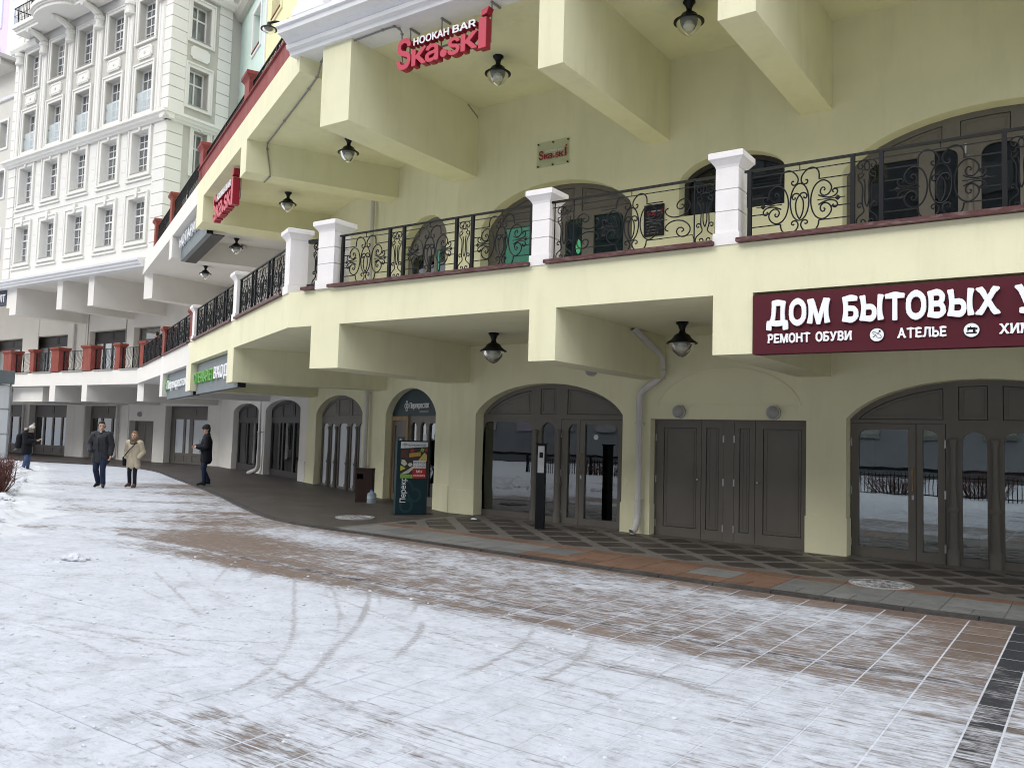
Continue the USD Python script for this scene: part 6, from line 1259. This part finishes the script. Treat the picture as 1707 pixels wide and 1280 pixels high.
def person(label, pos, head_deg, H, J, cl, turn=0.0, nod=0.0, extra=None):
    """J: joint positions in metres for a 1.80 m figure facing +y, x to its left... all scaled to height H (survey units)."""
    k = H/1.80; z0 = float(pos[2]); c, s_ = math.cos(head_deg-PI/2), math.sin(head_deg-PI/2); Rz = np.array([[c, -s_, 0], [s_, c, 0], [0, 0, 1]])
    T = lambda v: (np.asarray(v, float)*k)@Rz.T+np.array(pos, float)
    t = thing('person', label, 'person', pos)
    def put(name, tm, mat, parent=t, smooth=60): return M().add(T(tm.vertices), tm.faces).build(name, mat, parent, smooth=smooth)
    hd = np.array(J['head']); ct, st = math.cos(turn), math.sin(turn); cn, sn = math.cos(nod), math.sin(nod)
    RH = np.array([[ct, -st, 0], [st, ct, 0], [0, 0, 1]])@np.array([[1, 0, 0], [0, cn, sn], [0, -sn, cn]])
    h = lambda p: hd+RH@np.array(p, float)
    B = [[(h((0, -.012, .045)), .088), (h((0, .018, .03)), .080), (h((0, .025, -.06)), .052)], [(h((0, .045, -.075)), .036), (h((0, .02, .02)), .07)],
         [(h((0, .092, .012)), .012), (h((0, .108, -.018)), .017), (h((0, .088, -.026)), .02)], [(h((0, .088, -.055)), .016), (h((.016, .083, -.056)), .012), (h((-.016, .083, -.056)), .012)],
         [(h((.032, .077, .034)), .017), (h((-.032, .077, .034)), .017), (h((0, .083, .03)), .012)], [(h((.08, -.01, -.005)), .016), (h((.084, -.015, .025)), .018)], [(h((-.08, -.01, -.005)), .016), (h((-.084, -.015, .025)), .018)],
         [(h((0, -.02, -.06)), .055), (np.array(J['neck']), .058)], [(np.array(J['neck']), .06), (np.array(J['chest']), .12)], [(np.array(J['chest']), .125), (np.array(J['hip']), .125)]]
    for sd in ('L', 'R'):
        sh, el, wr = (np.array(J[a+sd]) for a in ('sh', 'el', 'wr')); hp, kn, an = (np.array(J[a+sd]) for a in ('hp', 'kn', 'an'))
        B += [[(np.array(J['chest']), .10), (sh, .06)], [(sh, .055), (el, .042)], [(el, .042), (wr, .028)], [(np.array(J['hip']), .11), (hp, .085)], [(hp, .085), (kn, .055)], [(kn, .055), (an, .04)], [(an, .04), (an+np.array(J.get('toe'+sd, (0, .16, -.05))), .03)]]
        if sd in J['hands']: B += hand(wr, J['hd'+sd], sd, J['pm'+sd], J.get('curl', .6))
    body = put('body', flesh(B, .02, 5), SKIN)
    for sx in (-1, 1):
        e = h((sx*.032, .089, .022)); put('eye', trimesh.creation.icosphere(2, .0125).apply_translation(e), cl.get('eye', HAIRD), body); put('brow', flesh([[(h((sx*.018, .098, .045)), .005), (h((sx*.05, .088, .045)), .004)]], .01, 1), cl.get('hair', HAIRD), body)
    put('lips', flesh([[(h((-.018, .097, -.055)), .006), (h((.018, .097, -.055)), .006)], [(h((0, .101, -.055)), .007), (h((0, .1, -.058)), .006)]], .01, 1), LIP, body)
    # clothes over the body
    co, off = [], cl.get('loft', .03); ch, hp_ = np.array(J['chest']), np.array(J['hip']); hem = np.array(J['hem']); hw = cl.get('hemw', .15)
    for sd, sx in (('L', -1), ('R', 1)):
        sh, el, wr = (np.array(J[a+sd]) for a in ('sh', 'el', 'wr')); cuff = wr-(wr-el)*.12
        co += [[(sh, .062+off), (el, .047+off)], [(el, .047+off), (cuff, .036+off*.8)], [(sh, .06+off), (ch, .11+off), (np.array(J['neck'])+[0, 0, -.03], .07)]]
        co.append([(ch+[sx*.06, 0, 0], .105+off), (hp_+[sx*.07, 0, 0], .10+off)])
        co.append([(hp_+[sx*.07, 0, 0], .10+off), (hem+[sx*hw*.6, .015, 0], .085+off*.6), (hem+[sx*hw*.6, -.05, 0], .08+off*.6)])
    co.append([(ch, .125+off), (hp_, .12+off), (ch+[0, .03, -.1], .11+off)])
    co.append([(hp_, .12+off), (hem+[0, .05, .02], .075+off), (hem+[0, -.06, .02], .075+off)])
    if cl.get('collar', True): co.append([(np.array(J['neck'])+[0, -.03, .03], .075), (np.array(J['neck'])+[0, .02, -.02], .085)])
    coat = put('coat', flesh(co, .028, 4), cl['coat'])
    if 'quilt' in cl:
        for zq in cl['quilt']: pass
    put('zip', flesh([[(ch+[0, .155+off, .05], .008), (hp_+[0, .14+off, 0], .008)]], .03, 0), cl.get('zip', BLK), coat)
    for sx in (-1, 1): put('pocket', flesh([[(hp_+[sx*.12, .11+off, .07], .012), (hp_+[sx*.17, .085+off, -.02], .012)]], .02, 1), cl['coat'], coat)
    tr = []
    for sd in ('L', 'R'):
        hp, kn, an = (np.array(J[a+sd]) for a in ('hp', 'kn', 'an')); lw = cl.get('leg', 1.0); tr += [[(np.array(J['hip'])-[0, 0, .02], .125), (hp, .10*lw)], [(hp, .10*lw), (kn, .070*lw)], [(kn, .070*lw), (an+[0, -.01, .02], .062*lw)]]
    put('trousers', flesh(tr, .028, 4), cl['trousers'])
    for sd in ('L', 'R'):
        an = np.array(J['an'+sd]); toe = np.array(J.get('toe'+sd, (0, .17, -.055))); heel = np.array(J.get('heel'+sd, (0, -.035, -.055)))
        put('shoe', flesh([[(an+[0, 0, .03], .054), (an+heel, .043)], [(an+heel, .043), (an+toe*.55, .048)], [(an+toe*.55, .048), (an+toe, .038)], [(an+[0, .01, .0], .05), (an+toe*.55, .046)]], .02, 3), cl['shoe'])
    hc = cl.get('headwear')
    if hc in (None, 'scarf', 'long'):
        hb = [[(h((0, -.02, .065)), .094), (h((0, -.045, .02)), .088)], [(h((0, .03, .105)), .045), (h((0, -.02, .085)), .09)], [(h((.065, .0, .05)), .035), (h((.07, -.03, .0)), .035)], [(h((-.065, .0, .05)), .035), (h((-.07, -.03, .0)), .035)]]
        if hc == 'long': hb += [[(h((sx*.078, -.01, .05)), .030), (h((sx*.088, -.015, -.05)), .030), (h((sx*.085, -.01, -.12)), .028)] for sx in (-1, 1)]+[[(h((0, -.07, .0)), .085), (h((0, -.07, -.12)), .08)]]
        put('hair', flesh(hb, .018, 3), cl['hair'])
    if hc == 'cap':
        put('hat', flesh([[(h((0, -.01, .085)), .105), (h((0, -.03, .05)), .102)], [(h((0, .06, .085)), .07), (h((0, -.02, .10)), .10)], [(h((.03, .125, .055)), .012), (h((-.03, .125, .055)), .012), (h((.06, .06, .07)), .03), (h((-.06, .06, .07)), .03)]], .018, 3), cl['hat'])
        put('hair', flesh([[(h((0, -.06, .0)), .07), (h((0, -.06, -.04)), .06)]], .02, 2), cl['hair'])
    if hc == 'beanie':
        put('beanie', flesh([[(h((0, -.015, .075)), .108), (h((0, -.01, .11)), .095)], [(h((0, -.01, .12)), .09), (h((0, -.02, .16)), .06)]], .018, 2), cl['hat'])
        b2 = flesh([[(h((0, -.01, .05)), .112), (h((0, .0, .035)), .110)]], .018, 2); put('beanie_cuff', b2, HATG); put('pompom', trimesh.creation.icosphere(2, .042).apply_translation(h((0, -.02, .235))), GRF)
        put('hair', flesh([[(h((0, -.05, .0)), .08), (h((0, -.05, -.06)), .07)]], .02, 2), cl['hair'])
    if extra: extra(put, h, J, T)
    return t
LIP = paint('lips', (.36, .13, .11), .5)
def stance(**kw):
    J = dict(head=(0, .01, 1.68), neck=(0, 0, 1.50), chest=(0, 0, 1.32), hip=(0, 0, .98), shL=(.19, 0, 1.44), shR=(-.19, 0, 1.44), elL=(.25, -.02, 1.15), elR=(-.25, -.02, 1.15), wrL=(.25, .06, .90), wrR=(-.25, .06, .90),
             hpL=(.09, 0, .92), hpR=(-.09, 0, .92), knL=(.11, .02, .50), knR=(-.11, .02, .50), anL=(.12, 0, .095), anR=(-.12, 0, .095), hem=(0, 0, .72), hands='LR', hdL=(0, .05, -1), hdR=(0, .05, -1), pmL=(-1, 0, 0), pmR=(1, 0, 0))
    J.update({k: (np.array(v) if not isinstance(v, str) and not np.isscalar(v) else v) for k, v in kw.items()}); return J
TOCAM = YAW+PI
# man in a navy down jacket, walking towards the camera, right hand in his pocket, looking to his left
def bag1(put, h, J, T):
    put('shirt', flesh([[(np.array(J['neck'])+[0, .05, .01], .045), (np.array(J['neck'])+[0, .06, -.02], .035)]], .02, 1), SHT)
p1 = person('person in a navy down jacket and dark jeans walking with one hand in the pocket', (-19.40, 11.01, float(gz(-19.4))+.008), TOCAM+.08, 1.54,
    stance(head=(.01, .02, 1.67), elL=(.33, -.06, 1.18), wrL=(.23, .12, 1.0), elR=(-.26, -.03, 1.16), wrR=(-.27, .05, .90), hands='R', hem=(0, 0, .74), knR=(-.13, .15, .53), anR=(-.16, .16, .10), knL=(.09, .06, .50), anL=(.10, -.18, .12), toeR=(-.07, .16, -.055), toeL=(.03, .14, -.085), pmR=(.7, .7, 0)),
    dict(coat=NVY, trousers=JNB, shoe=SHB, hair=HAIRD, loft=.05, hemw=.205, leg=1.12), turn=.40, extra=bag1)
def at_person(pos, ang, H):
    k = H/1.80; c, s_ = math.cos(ang-PI/2), math.sin(ang-PI/2); Rz = np.array([[c, -s_, 0], [s_, c, 0], [0, 0, 1]]); return lambda v: (np.asarray(v, float)*k)@Rz.T+np.array(pos, float)
def bag(pos, ang, H, name, label, bones, strap, mat, cat='bag'):
    T = at_person(pos, ang, H); t = thing(name, label, cat, T(bones[0][0][0])); b = flesh(bones, .025, 3); M().add(T(b.vertices), b.faces).build('pouch', mat, t, smooth=60)
    for s_ in strap: M().tube([T(q) for q in s_], .014*H/1.8*1.2, 5).build('strap', mat, t)
bag((-19.40, 11.01, gz(-19.4)), TOCAM+.08, 1.54, 'backpack', 'black backpack on the back of the walking person in navy', [[((-.06, -.26, 1.36), .11), ((.06, -.26, 1.36), .11), ((-.10, -.28, .98), .13), ((.10, -.28, .98), .13)]], [[(-.15, -.2, 1.40), (-.17, .0, 1.56), (-.18, .16, 1.40), (-.2, .12, 1.2)], [(.15, -.2, 1.40), (.16, .0, 1.56), (.165, .14, 1.44)]], BLK, 'backpack')
# woman in a beige coat
def scarf(put, h, J, T):
    n = np.array(J['neck']); put('scarf', flesh([[(n+[.06, .04, .02], .07), (n+[-.06, .04, .02], .07)], [(n+[.11, -.02, -.0], .06), (n+[.05, .09, -.06], .06)], [(n+[-.11, -.02, -.0], .06), (n+[-.05, .09, -.06], .06)], [(n+[0, -.08, .03], .08), (n+[0, .1, -.08], .06)]], .02, 3), OLV)
p2 = person('person in a beige coat with an olive scarf, both hands in the pockets', (-19.03, 11.62, float(gz(-19))+.008), TOCAM-.02, 1.33,
    stance(head=(0, .02, 1.66), elL=(.27, -.06, 1.14), elR=(-.27, -.06, 1.14), wrL=(.20, .10, .96), wrR=(-.20, .10, .96), hands='', hem=(0, 0, .68), knL=(.09, .05, .50), anL=(.12, -.06, .12), knR=(-.09, .06, .50), anR=(-.10, .06, .095), toeL=(.06, .13, -.075)),
    dict(coat=BEG, trousers=DKT, shoe=SHN, hair=HAIRB, headwear='long', loft=.04, hemw=.19, zip=BEG), turn=.05, extra=scarf)
bag((-19.03, 11.62, gz(-19)), TOCAM-.02, 1.33, 'shoulder_bag', 'black bag on a thin crossbody strap worn over the beige coat', [[((.30, .02, .96), .06), ((.30, -.02, .76), .07)]], [[(-.17, .03, 1.50), (-.10, .17, 1.42), (.05, .20, 1.24), (.20, .17, 1.06), (.29, .06, .95)]], BLK)
# man in black with a cap, hands together before him, facing left
AL = math.atan2(-_rt[1], -_rt[0])
p3 = person('person in a black coat and dark cap standing under the arcade, hands held together', (-18.57, 13.30, float(gz(-18.6))+.035), AL+.45, 1.50,
    stance(head=(0, .03, 1.66), elL=(.24, .02, 1.16), elR=(-.24, .02, 1.16), wrL=(.08, .30, 1.17), wrR=(-.07, .28, 1.15), hdL=(-.5, .8, .1), hdR=(.55, .8, 0), pmL=(-.6, -.3, -.6), pmR=(.6, -.3, -.6), hem=(0, 0, .74), knL=(.10, .07, .51), anL=(.10, -.10, .12), knR=(-.10, .06, .50), anR=(-.10, .05, .095)),
    dict(coat=BLC, trousers=JNB, shoe=SHB, hair=HAIRD, headwear='cap', hat=HATD, loft=.045, hemw=.16), turn=.25)
# person with a phone, facing right
AR = math.atan2(_rt[1], _rt[0])
def hood(put, h, J, T):
    n = np.array(J['neck']); put('hood', flesh([[(n+[.07, -.10, .03], .085), (n+[-.07, -.10, .03], .085)], [(n+[0, -.14, .10], .075), (n+[0, -.10, -.04], .09)]], .025, 3), BLC); put('hood_fur', flesh([[(n+[.06, -.09, .13], .05), (n+[-.06, -.09, .13], .05)], [(n+[0, -.13, .16], .05), (n+[0, -.08, .14], .05)]], .02, 2), GRF)
pos4 = (-28.5, 13.69, float(gz(-28.5))+.008)
p4 = person('person in a black parka and a cream bobble hat looking down at a phone', pos4, AR, 1.50,
    stance(head=(0, .12, 1.62), neck=(0, .03, 1.48), elL=(.22, .08, 1.16), elR=(-.22, .08, 1.16), wrL=(.06, .36, 1.20), wrR=(-.04, .34, 1.18), hdL=(-.2, .9, .2), hdR=(.2, .9, .15), pmL=(-.2, .1, 1), pmR=(.2, .1, 1), curl=.3, hem=(0, 0, .72), knL=(.09, .05, .50), anL=(.10, -.04, .095), knR=(-.09, .05, .50), anR=(-.10, .02, .095)),
    dict(coat=BLC, trousers=JNL, shoe=SHB, hair=HAIRD, headwear='beanie', hat=HATC, loft=.055, hemw=.16), nod=.5, extra=hood)
T4 = at_person(pos4, AR, 1.50); t = thing('phone', 'pale phone held by the person in the cream bobble hat', 'phone', T4((.0, .47, 1.25)))
M().add(T4([(a*.035, .47+b*.07, 1.25+b*.03+c*.006) for a in (-1, 1) for b in (-1, 1) for c in (-1, 1)]), [[0, 1, 3, 2], [4, 6, 7, 5], [0, 4, 5, 1], [2, 3, 7, 6], [0, 2, 6, 4], [1, 5, 7, 3]]).build('body', SGW, t)
bag(pos4, AR, 1.50, 'backpack', 'black backpack on the person in the cream bobble hat', [[((-.07, -.27, 1.36), .11), ((.07, -.27, 1.36), .11), ((-.10, -.29, .98), .12), ((.10, -.29, .98), .12)]], [[(-.13, -.2, 1.4), (-.16, .0, 1.55), (-.16, .15, 1.38)], [(.13, -.2, 1.4), (.16, .0, 1.55), (.16, .15, 1.38)]], BLC, 'backpack')
# person in red up on the far terrace
p5 = person('person in a red jacket on the far terrace behind the corner pillar', (-30.55, 19.35, 3.80), AL, 1.50, stance(hands='LR', elL=(.25, .05, 1.15), wrL=(.15, .28, 1.1), wrR=(-.15, .28, 1.1), elR=(-.25, .05, 1.15)),
    dict(coat=RJK, trousers=DKT, shoe=SHB, hair=HAIRD, loft=.03))
